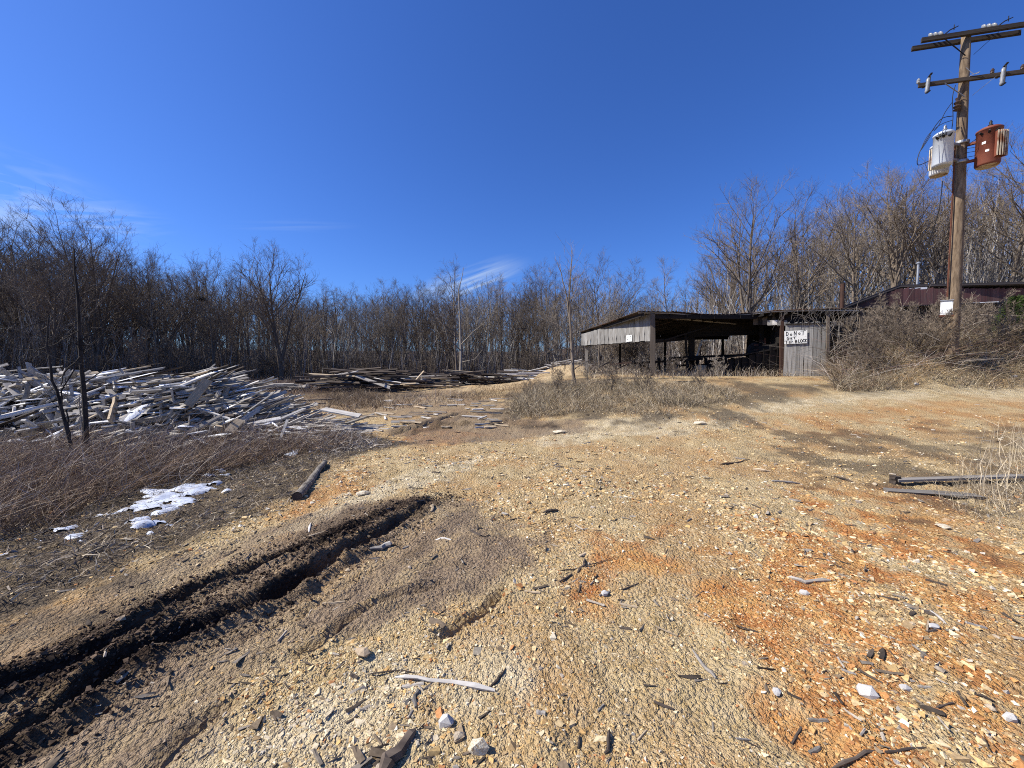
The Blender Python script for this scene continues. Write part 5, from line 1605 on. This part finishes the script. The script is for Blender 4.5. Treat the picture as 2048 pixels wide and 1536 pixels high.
# sawmill machinery under the roof
sm_ = thing('sawmill_carriage', at(1400, 745, 19.4), 'timber sawmill track on legs beneath the shed roof, coloured dark for shade', 'sawmill')
def smp(name, pa, pb, wd, th, mat='shade_dark_wood'):
    plank(name, at(*pa), at(*pb), wd, th, M[mat], sm_)


smp('track_beam', (1262, 727, 18.6), (1400, 718, 19.2), .25, .10); smp('track_beam', (1340, 716, 19.3), (1510, 709, 19.6), .3, .11)
smp('track_beam', (1345, 731, 19.5), (1480, 728, 19.9), .2, .10)
for px in (1318, 1338, 1353, 1395, 1412, 1434, 1450, 1466):
    smp('leg', (px, 764, 19.2), (px, 716, 19.2), .12, .09)
smp('leg', (1286, 764, 18.6), (1281, 728, 18.6), .12, .08)
for (a_, b_) in (((1355, 738), (1374, 718)), ((1412, 738), (1432, 716)), ((1450, 742), (1480, 716)), ((1284, 730), (1320, 748))):
    smp('brace', (*a_, 19.0), (*b_, 19.2), .08, .06)
smp('white_strip', (1394, 712, 20.0), (1404, 678, 20.2), .10, .03, 'white_paint'); smp('thin_strip', (1400, 712, 20.1), (1404, 680, 20.2), .05, .03, 'rust')
bx = thing('fuel_tank', at(1401, 752, 19.0), 'tan metal box standing under the sawmill track', 'tank')
mb = MB(); q_ = at(1401, 740, 19.0); mb.box((q_.x - .18, q_.y, q_.z), (q_.x + .20, q_.y, q_.z), .35, .48); mb.obj('box_body', M['can_bottom'], bx)
mb = MB(); mb.box((q_.x - .2, q_.y, q_.z - .27), (q_.x + .22, q_.y, q_.z - .27), .37, .05); mb.obj('base_rim', M['rust'], bx)
mb = MB(); mb.tube([(q_.x + .5, q_.y + .3, q_.z + .1), (q_.x + .95, q_.y + .3, q_.z + .12)], .20, 12)
tag(mb.obj('oil_drum', M['can_bottom'], origin=(q_.x + .5, q_.y + .3, q_.z)), 'round tan drum lying behind the tan metal box', 'drum')
hk = thing('saw_husk', at(1530, 748, 17.6), 'big saw frame crowded against the sign wall, coloured dark for shade', 'machine')
def hkp(name, pa, pb, wd, th, mat='shade_dark_wood', face=None):
    plank(name, at(*pa), at(*pb), wd, th, M[mat], hk, face=face)


for i in range(11):
    px = 1420 + i * 14
    hkp('side_plank', (px, 764, 18.4 - i * .11), (px + 1, 722 - min(i, 5) * 1.5 - max(0, i - 5) * 5.5, 18.4 - i * .11), .30, .03, face=(0, -1, 0))
hkp('deck', (1415, 722, 18.6), (1568, 694, 17.6), .8, .06)
hkp('frame_beam', (1500, 700, 18.4), (1568, 690, 17.3), .25, .22)
for px, t_ in ((1530, 676), (1541, 684), (1549, 682), (1556, 688)):
    hkp('lever', (px, 710, 17.8), (px, t_, 17.8), .03, .03, 'rust')
hkp('arm', (1521, 682, 18.0), (1550, 700, 17.8), .08, .06)
for k_, (px, py) in enumerate(((1508, 690), (1508, 700), (1519, 682))):
    hkp('bracket', (px, py, 18.0), (px + 8, py, 18.0), .04, .05, 'rust')
mb = MB(); c_ = at(1509, 700, 18.3)
for s_ in range(2):
    mb.tube([c_ + Vector((0, -.03, 0)), c_ + Vector((0, .03, 0))], .35, 20)
    break
mb.obj('pulley_wheel', M['black_metal'], hk)
for k in range(9):
    px = rng.uniform(1415, 1560)
    o = plank('timber_offcut', at(px, 755, 17.8), at(px + rng.uniform(20, 60), 748, 17.9), .2, .12, M['shade_dark_wood'])
    tag(o, 'dark timber offcut in the shade under the saw frame', 'timber', 'timber offcuts under the shed')
# red twisted scrap left of the front post
for k in range(14):
    px = rng.uniform(1180, 1235); p0 = at(px, 752 - rng.uniform(0, 4), 19); p0.z = H(p0.x, p0.y) + rng.uniform(.05, .5)
    p1 = p0 + Vector((rng.normal(.5, .4), rng.normal(0, .3), rng.normal(.1, .25)))
    tag(plank('dead_limb', p0, p1, .07, .06, M['dark_wood' if k % 3 else 'dark_rust']), 'dark broken limb heaped beside the front shed post', 'limb', 'broken limbs beside the shed')


# ------------------------------------------------------------------ hand painted signs
GLY = {'D': [[(0, 0), (0, 1), (.5, .9), (.72, .5), (.5, .1), (0, 0)]], 'o': [[(.1, .25), (.1, .5), (.35, .62), (.55, .45), (.5, .15), (.25, .05), (.1, .25)]],
       'N': [[(0, 0), (.03, 1), (.6, 0), (.62, 1)]], 'T': [[(-.1, .92), (.9, 1)], [(.42, .95), (.38, 0)]], 'G': [[(.65, .85), (.35, 1), (.05, .65), (.08, .2), (.4, 0), (.68, .2), (.66, .48), (.38, .45)]],
       'E': [[(.55, .1), (.1, .1), (.08, .65), (.5, .68)], [(.09, .4), (.42, .42)]], 't': [[(-.05, .75), (.75, .8)], [(.35, .78), (.33, .05)]],
       'I': [[(.3, 0), (.3, .9)]], 'i': [[(.25, 0), (.27, .62)], [(.27, .8), (.28, .86)]], 'P': [[(.05, 0), (.05, .95), (.5, .85), (.5, .5), (.06, .42)]],
       'B': [[(.05, 0), (.05, 1), (.5, .85), (.45, .58), (.06, .52)], [(.06, .52), (.6, .35), (.5, .03), (.05, 0)]], 'L': [[(.1, 1), (.1, .02), (.55, .0)]],
       'O': [[(.1, .2), (.08, .8), (.4, 1), (.7, .75), (.68, .2), (.35, 0), (.1, .2)]], 'C': [[(.7, .85), (.3, 1), (.05, .6), (.1, .15), (.45, 0), (.7, .15)]],
       'K': [[(.08, 0), (.08, 1)], [(.65, .95), (.12, .45), (.7, .0)]], '[': [[(.6, .85), (.1, .8), (.1, .15), (.6, .1)]], ']': [[(.1, .9), (.6, .85), (.6, .25), (.2, .1)]],
       'H': [[(.15, .9), (.5, .92)], [(.33, .9), (.33, .1)], [(.12, .1), (.5, .1)]]}


def sign(name, center, ux, nrm_, wd, ht, lines, label, tilt=0.0, stroke=.018, shrink=1.0):
    up = Vector((0, 0, 1)); ux = ux.normalized()
    q_ = Matrix.Rotation(tilt, 3, nrm_); ux = q_ @ ux; up = q_ @ up
    e = thing(name, center, label, 'sign')
    mb = MB(); mb.box(center - ux * wd / 2, center + ux * wd / 2, ht, .012, nrm_)
    mb.obj('board', M['sign_board'], e)
    for (txt, lx, ly, cw, chh, adv) in [(a_[0],) + tuple(v_ * shrink for v_ in a_[1:]) for a_ in lines]:
        x_ = lx
        for ch in txt:
            if ch == ' ': x_ += adv * .6; continue
            mb = MB()
            for pl in GLY[ch]:
                for (a_, b_) in zip(pl[:-1], pl[1:]):
                    pa = center + ux * (x_ + a_[0] * cw) + up * (ly + a_[1] * chh) + nrm_ * .009
                    pb = center + ux * (x_ + b_[0] * cw) + up * (ly + b_[1] * chh) + nrm_ * .009
                    dd = (pb - pa).normalized() * stroke * .4
                    mb.box(pa - dd, pb + dd, stroke, .004, nrm_)
            mb.obj('letter', M['ink'], e)
            x_ += adv * (.62 if ch in 'Ii' else 1)
    return e


sc_c = WA + wd_ * wl * .245; sc_c.z = at(1592, 674.5, 16.75).z; sc_c += wn * .085
sign('painted_sign', sc_c, wd_, wn, .79, .55,
     [('D', -.36, .08, .11, .18, .15), ('o', -.22, .07, .13, .16, .15), ('N', -.06, .09, .13, .18, .16), ('o', .10, .10, .12, .15, .15), ('T', .21, .09, .17, .19, .16),
      ('G', -.34, -.10, .13, .13, .13), ('E', -.20, -.10, .12, .12, .13), ('t', -.09, -.09, .14, .13, .13),
      ('T', -.41, -.28, .14, .13, .12), ('i', -.27, -.28, .1, .13, .1), ('P', -.19, -.28, .12, .13, .13),
      ('B', -.02, -.27, .12, .14, .13), ('L', .10, -.26, .09, .14, .11), ('O', .17, -.26, .11, .14, .12), ('C', .27, -.25, .10, .14, .11), ('K', .35, -.25, .09, .14, .11)],
     'white hand painted sign reading Do Not Get Tip Block', tilt=0.03, stroke=.022, shrink=.91)
fp = at(1263, 679, 18.55)
f_ = .19
cpos = SA + ed * (L_ * .235); cpos.z = 2.66; cpos += nrm * .045
sign('small_sign', cpos, -ed, nrm, .48, .30, [('[', -.19, -.06, .14, .16, .14), ('H', -.05, -.05, .14, .17, .14), (']', .08, -.06, .14, .17, .14)],
     'small white board sign with black marks on the side of the shed', stroke=.022)


# ------------------------------------------------------------------ maroon building on the right
bl = thing('maroon_building', at(1800, 700, 21), 'old maroon plank building behind the brush right of the shed', 'building')
bo = Vector(bl.location)
zt = at(1800, 577, 21).z
for i in range(34):
    px = 1702 + i * 12
    Yd = 21 - (px - 1702) * .004
    topy = 577 if px > 1800 else 577 + (1800 - px) * .37
    p1 = at(px, topy, Yd); p0 = at(px, 648, Yd)
    plank('wall_board', p0, p1, .31, .02, M['red_plank'], bl, face=(-.2, -1, 0))
mb = MB(); p = [at(1640, 633, 20.7), at(1800, 573, 20.8), at(2200, 563, 18.8)]
for a_, b_ in zip(p[:-1], p[1:]):
    plank('fascia', a_, b_, .05, .18, M['dark_tin'], bl, face=(0, 0, 1))
pa, pb, pc = at(1800, 572, 20.7), at(2200, 562, 18.7), at(1640, 632, 20.6)
V = [pa, pb, pb + Vector((9, 7, -.1)), pa + Vector((9, 7, -.1)), pc, pc + Vector((9, 7, -.1))]
me = bpy.data.meshes.new('roof'); me.from_pydata([tuple(v - bo) for v in V], [], [(0, 1, 2, 3), (4, 0, 3, 5)]); me.materials.append(M['dark_tin']); me.update()
o = link('roof', me, bl); o.modifiers.new('thickness', 'SOLIDIFY').thickness = .06
plank('lit_soffit_strip', at(1808, 579, 20.6), at(1853, 576, 20.4), .04, .10, M['white_paint'], bl)  # white strip paints in the sunlit part of the soffit
# lean-to in front of it
plank('lean_to_edge', at(1690, 618, 17.6), at(1800, 613, 18), .12, .035, M['grey_wood'], bl); plank('lean_to_edge', at(1800, 613, 18), at(1992, 604, 17.2), .12, .035, M['white_paint'], bl)
for i in range(20):
    px = 1694 + i * 16
    plank('lean_to_board', at(px, 700, 17.9), at(px, 616 - (px - 1694) * .035, 17.9), .34, .02, M['dark_wood'], bl, face=(0, -1, 0))
V = [at(1690, 616, 17.6), at(2030, 602, 17.2), at(2060, 645, 20.9), at(1700, 640, 20.9)]
V[2].z = V[1].z + .35; V[3].z = V[0].z + .35
me = bpy.data.meshes.new('lean_to_roof'); me.from_pydata([tuple(v - bo) for v in V], [], [(0, 1, 2, 3)]); me.materials.append(M['dark_tin']); me.update()
link('lean_to_roof', me, bl).modifiers.new('thickness', 'SOLIDIFY').thickness = .04
# pipes
vp = at(1834, 572, 21.5)
e = thing('vent_pipe', vp, 'white vent pipe with a cap on the maroon roof', 'pipe')
mb = MB(); mb.tube([vp, vp + Vector((0, 0, 1.15))], .05, 10); mb.obj('pipe', M['steel'], e)
mb = MB(); mb.lathe(vp + Vector((0, 0, 1.15)), [(.05, 0), (.10, .05), (.10, .10), (.02, .15)], 12); mb.obj('cap', M['steel'], e)
vp = at(1684, 618, 17.2)
mb = MB(); mb.tube([vp, vp + Vector((-.02, 0, 1.1))], .08, 10); tag(mb.obj('stack_pipe', M['dark_rust'], origin=vp), 'rusty stack pipe rising from the shed roof', 'pipe')


# ------------------------------------------------------------------ utility pole
pb_ = Vector((14.58, 13.0, H(14.58, 13.0))); pt_ = Vector((14.42, 13.0, 11.95))
up_ = thing('utility_pole', pb_, 'tall brown wooden utility pole with two crossarms on the right bank', 'utility pole')
mb = MB(); P = [pb_.lerp(pt_, f) + Vector((.02 * math.sin(f * 5), 0, 0)) for f in np.linspace(-.03, 1, 14)]
mb.tube(P, [.185 - .075 * f for f in np.linspace(0, 1, 14)], 18); mb.obj('shaft', M['pole_wood'], up_, smooth=True)
ad = Vector((.973, -.23, 0)).normalized(); an = Vector((-.23, -.973, 0)).normalized()


def pole_at(z):
    return pb_.lerp(pt_, (z - pb_.z) / (pt_.z - pb_.z))


for dz, off, ln0, ln1 in ((-.10, -.17, 1.32, 1.50), (-.10, .17, 1.28, 1.75)):
    c_ = pole_at(11.95 + dz) - an * off * -1
    plank('crossarm', c_ - ad * ln0, c_ + ad * ln1, .10, .12, M['crossarm_wood'], up_, kind=0)
c_ = pole_at(10.47) + an * .16
plank('crossarm', c_ - ad * 1.3, c_ + ad * 1.6, .09, .11, M['dark_wood'], up_, kind=0)
c2 = pole_at(11.85); c3 = pole_at(11.2)
for s_ in (-1, 1):
    plank('crossarm_brace', c3 + an * .14 + ad * s_ * .1, c2 + an * .2 + ad * s_ * .7 - Vector((0, 0, .08)), .03, .012, M['black_metal'], up_)
    plank('crossarm_brace', pole_at(9.95) + an * .17 + ad * s_ * .1, pole_at(10.42) + an * .2 + ad * s_ * .65, .03, .012, M['steel'], up_)
# dead-end strings of discs lying over the top arm
for off in (-.95, .42, 1.55):
    c_ = pole_at(11.93) + ad * off + Vector((0, 0, .10))
    mb = MB()
    for k in range(3 if off < 1.5 else 2):
        p = c_ + ad * (k * .13) + an * .02; d_ = (ad * .8 + Vector((0, 0, .45)) + an * .3).normalized()
        mb.tube([p - d_ * .03, p - d_ * .01, p + d_ * .02, p + d_ * .05], [.03, .115, .10, .03], 12)
    mb.obj('insulator_string', M['porcelain'], up_, smooth=True)
    mb = MB(); p = c_ + ad * .36; mb.tube([p, p + ad * .15 + Vector((0, 0, .12)), p + ad * .36 + Vector((0, 0, .20))], [.02, .018, .012], 6)
    mb.tube([p + ad * .25 + Vector((0, 0, .10)), p + ad * .25 + Vector((0, 0, .26))], .012, 5)
    mb.obj('line_clamp', M['black_metal'], up_)
# fuse cutouts hanging from the lower arm
for off, hz_ in ((-1.12, .46), (.78, .52), (1.52, .5)):
    c_ = pole_at(10.47) + an * .26 + ad * off
    mb = MB()
    tp = c_ + Vector((0, 0, .14)); bt = c_ + Vector((0, 0, -hz_ + .14)) + ad * -.03
    mb.tube([tp.lerp(bt, f) for f in np.linspace(0, 1, 9)], [.03, .052, .042, .052, .042, .052, .042, .052, .03], 10)
    mb.obj('fuse_cutout', M['porcelain'], up_, smooth=True)
    mb = MB(); mb.box(c_ - an * .09 + Vector((0, 0, .0)), c_ - an * .22 + Vector((0, 0, .0)), .06, .07)
    mb.tube([tp + an * .08 + Vector((0, 0, .05)), bt + an * .10], .014, 6); mb.box(tp + Vector((0, 0, .02)), tp + an * .13 + Vector((0, 0, .07)), .05, .03); mb.box(bt, bt + an * .13, .05, .03)
    mb.obj('fuse_bracket', M['black_metal'], up_)
    mb = MB(); p = c_ - an * .1 + ad * -.2 + Vector((0, 0, .06)); mb.lathe(p, [(.03, 0), (.05, .03), (.04, .06), (.05, .1), (.02, .16)], 10)
    mb.obj('lightning_arrester', M['porcelain_brown' if off > 0 else 'porcelain'], up_)
mb = MB(); p = pole_at(9.55) - ad * .24 + an * .12
mb.lathe(p, [(.03, 0), (.10, .05), (.05, .09), (.10, .14), (.05, .2), (.09, .26), (.04, .32), (.06, .4)], 10); mb.obj('arrester_stack', M['porcelain_brown'], up_)
mb = MB(); mb.tube([pole_at(8.6) - ad * .2 + an * .06, pole_at(3.7) - ad * .205 + an * .06], .022, 8); mb.obj('conduit', M['rust'], up_)
mb = MB()
for z_ in (8.55, 7.95):
    c_ = pole_at(z_); mb.lathe(c_, [(.175, 0), (.185, .02), (.185, .07), (.175, .09)], 18)
mb.obj('pole_band', M['steel'], up_)


def canister(name, cx_, cy_, z0, r, h, mat, label, bottom, fins=None, red=False):
    e = thing(name, (cx_, cy_, z0), label, 'transformer')
    mb = MB(); mb.lathe((cx_, cy_, z0), [(r * .90, .0), (r, .06), (r, h - .09), (r * 1.05, h - .085), (r * 1.05, h - .04), (r, h - .03)], 32)
    mb.obj('tank', M[mat], e, smooth=False).data.polygons.foreach_set('use_smooth', [True] * (32 * 5) + [False] * 2)
    mb = MB(); mb.lathe((cx_, cy_, z0), [(r * .86, -.012), (r * .90, -.002)], 32); mb.obj('bottom_plate', M[bottom], e)
    mb = MB(); mb.lathe((cx_, cy_, z0 + h - .035), [(r * 1.02, 0), (r * .8, .045), (r * .3, .075), (.02, .08)], 32); mb.obj('lid', M[mat], e, smooth=True)
    mb = MB(); mb.lathe((cx_ + .08, cy_ + .05, z0 + h), [(.05, 0), (.03, .05), (.065, .08), (.03, .11), (.06, .14), (.03, .17), (.04, .22), (.012, .28)], 12)
    mb.obj('bushing', M['black_metal' if red else 'porcelain'], e, smooth=True)
    for k in range(3):
        a_ = math.atan2(-cy_ + 0, -cx_ + 0) + (k - 1) * .55
        p = Vector((cx_ + math.cos(a_) * r, cy_ + math.sin(a_) * r, z0 + h - .2)); q = p + Vector((math.cos(a_), math.sin(a_), .35)) * .10
        mb = MB(); mb.tube([p, q], [.035, .02], 8); mb.obj('terminal', M['black_metal'], e)
    # hanger bracket to the pole
    c_ = pole_at(z0 + h * .6); dd = Vector((c_.x - cx_, c_.y - cy_, 0)); ds = dd.length; dd.normalize()
    for zz in (z0 + h * .72, z0 + h * .25):
        mb = MB(); mb.box(Vector((cx_, cy_, zz)) + dd * (r - .02), Vector((cx_, cy_, zz)) + dd * (ds - .13), .10, .07); mb.obj('hanger', M['steel' if not red else 'can_red'], e)
    if fins is not None:
        for k in range(6):
            a_ = fins + (k - 2.5) * .17
            d_ = Vector((math.cos(a_), math.sin(a_), 0))
            mb = MB(); p = Vector((cx_, cy_, z0 + .16)) + d_ * (r - .01)
            mb.box(p + d_ * .055, p + d_ * .055 + Vector((0, 0, h * .66)), .018, .13, d_)
            mb.obj('cooling_fin', M['can_red' if red else 'can_white'], e)
            mb = MB(); q = p + d_ * .125; mb.box(q, q + Vector((0, 0, h * .66)), .03, .012, d_); mb.obj('fin_edge', M['can_bottom'], e)
    return e


z_b = CAMZ + 6.18
g_ = canister('transformer', 13.68, 12.8, z_b, .235, 1.02, 'can_grey', 'light grey pole transformer hanging left of the pole', 'can_grey')
w_ = canister('transformer', 14.47, 13.62, CAMZ + 6.27, .24, 1.02, 'can_white', 'white pole transformer mostly hidden behind the grey one', 'can_bottom', fins=math.radians(205))
r_ = canister('transformer', 14.86, 12.58, CAMZ + 6.07, .275, 1.14, 'can_red', 'rusty red pole transformer with cooling fins right of the pole', 'can_bottom', fins=math.radians(-88), red=True)
c_ = Vector((14.86, 12.58, CAMZ + 6.07))
for a_, zz, s_ in ((math.radians(200), .66, .07), (math.radians(216), .40, .065)):
    d_ = Vector((math.cos(a_), math.sin(a_), 0)); mb = MB(); p = c_ + d_ * .278 + Vector((0, 0, zz)); t_ = Vector((-d_.y, d_.x, 0))
    mb.box(p - t_ * s_ * .6, p + t_ * s_ * .6, s_, .01, d_)
    mb.obj('white_plate', M['white_paint'], r_)
d_ = (Vector((0, 0, 0)) - Vector((13.68, 12.8, 0))).normalized(); t_ = Vector((-d_.y, d_.x, 0))
for k, a_ in enumerate((-.34, -.1, .12)):
    dd = Vector((d_.x * math.cos(a_) - d_.y * math.sin(a_), d_.x * math.sin(a_) + d_.y * math.cos(a_), 0))
    mb = MB(); p = Vector((13.68, 12.8, z_b + .86)) + dd * .25
    mb.tube([p, p + dd * .06 + Vector((0, 0, -.03)), p + dd * .05 + Vector((.03, 0, .07))], [.025, .03, .012], 6); mb.obj('secondary_lug', M['black_metal'], g_)


def cable(name, pts, r, label, mat='black_metal', group=None):
    Q = [Vector(p) for p in pts]; S_ = []
    n_ = len(Q)
    for i in range(n_ - 1):
        p0, p1, p2, p3 = Q[max(i - 1, 0)], Q[i], Q[i + 1], Q[min(i + 2, n_ - 1)]
        for f in (0, .25, .5, .75):
            S_.append(.5 * ((2 * p1) + (p2 - p0) * f + (2 * p0 - 5 * p1 + 4 * p2 - p3) * f * f + (3 * p1 - p0 - 3 * p2 + p3) * f ** 3))
    S_.append(Q[-1]); mb = MB(); mb.tube(S_, r, 5); o = mb.obj(name, M[mat], origin=Q[0]); tag(o, label, 'wire', group)


cable('wire', [at(1905, 232, 12.9), at(1880, 240, 12.7), at(1850, 285, 12.5), at(1837, 310, 12.5), at(1836, 330, 12.5), at(1858, 322, 12.6)], .012, 'black wire looping round the left side of the grey transformer')
cable('wire', [at(1904, 205, 12.9), at(1890, 225, 12.8), at(1878, 250, 12.8), at(1868, 262, 12.7)], .010, 'black jumper wire dropping to the grey transformer lid')
cable('wire', [at(1906, 240, 12.9), at(1880, 250, 12.6), at(1855, 272, 12.6), at(1842, 300, 12.6), at(1862, 270, 12.7)], .009, 'second black wire loop left of the grey transformer')
cable('wire', [at(1911, 170, 12.8), at(1905, 195, 12.8), at(1906, 235, 12.8), at(1903, 262, 12.8)], .010, 'black wire running down the left of the pole')
cable('wire', [at(1885, 362, 13.2), at(1878, 420, 13.2), at(1862, 470, 13.4), at(1846, 516, 13.6)], .013, 'slack black cable hanging below the transformers')
cable('wire', [at(1932, 135, 12.9), at(1948, 148, 12.8), at(1960, 143, 12.7), at(1940, 152, 12.8), at(1930, 160, 12.85)], .008, 'small coil of tie wire above the lower crossarm', 'steel')
cable('wire', [at(1934, 290, 12.7), at(1944, 284, 12.6), at(1952, 278, 12.6)], .010, 'short lead between pole and red transformer')
for i, yy in enumerate((296, 304, 313)):
    cable('wire', [at(1930, yy + 2, 12.85), at(1941, yy, 12.75), at(1952, yy - 2, 12.65)], .008, 'short horizontal lead between the pole and red transformer', group='leads between pole and red transformer')
# line wires leaving towards the right
for off, s_ in ((-.95, 0), (.42, .3), (1.55, .5)):
    p = pole_at(11.93) + ad * (off + .7) + Vector((0, 0, .3))
# electrical box on the pole
q_ = at(1893, 616, 12.62)
e = thing('electrical_box', q_, 'weathered white electrical box mounted low on the utility pole', 'electrical box')
dv = (Vector((0, 0, 0)) - Vector((q_.x, q_.y, 0))).normalized(); tv = Vector((-dv.y, dv.x, 0))
mb = MB(); mb.box(q_ - tv * .135, q_ + tv * .135, .16, .44); mb.obj('case', M['sign_board'], e)
mb = MB(); mb.box(q_ - tv * .11 + dv * .085, q_ + tv * .11 + dv * .085, .012, .36); mb.obj('door', M['white_paint'], e)
mb = MB(); mb.box(q_ - tv * .16 + Vector((0, 0, -.25)), q_ + tv * .17 + Vector((0, 0, -.25)), .22, .05); mb.obj('bottom_bracket', M['rust'], e)
mb = MB(); mb.box(q_ - tv * .15 + Vector((0, 0, .235)) + dv * .01, q_ + tv * .15 + Vector((0, 0, .235)) + dv * .01, .22, .02); mb.obj('hood', M['steel'], e)

# nest in the round tree
q_ = at(403, 598, 46.5)
mb = MB(); rr = random.Random(8)
for k in range(60):
    d_ = Vector([rr.gauss(0, 1) for _ in range(3)]).normalized(); p = q_ + Vector((rr.gauss(0, .22), rr.gauss(0, .2), rr.gauss(0, .12)))
    mb.tube([p - d_ * .25, p + d_ * .25], .02, 3, cap=False)
tag(mb.obj('leaf_nest', M['bark_dark'], origin=q_), 'dark nest of leaves and twigs high in a bare tree', 'nest')
print('trees', n_tree, 'objects', len(bpy.data.objects))
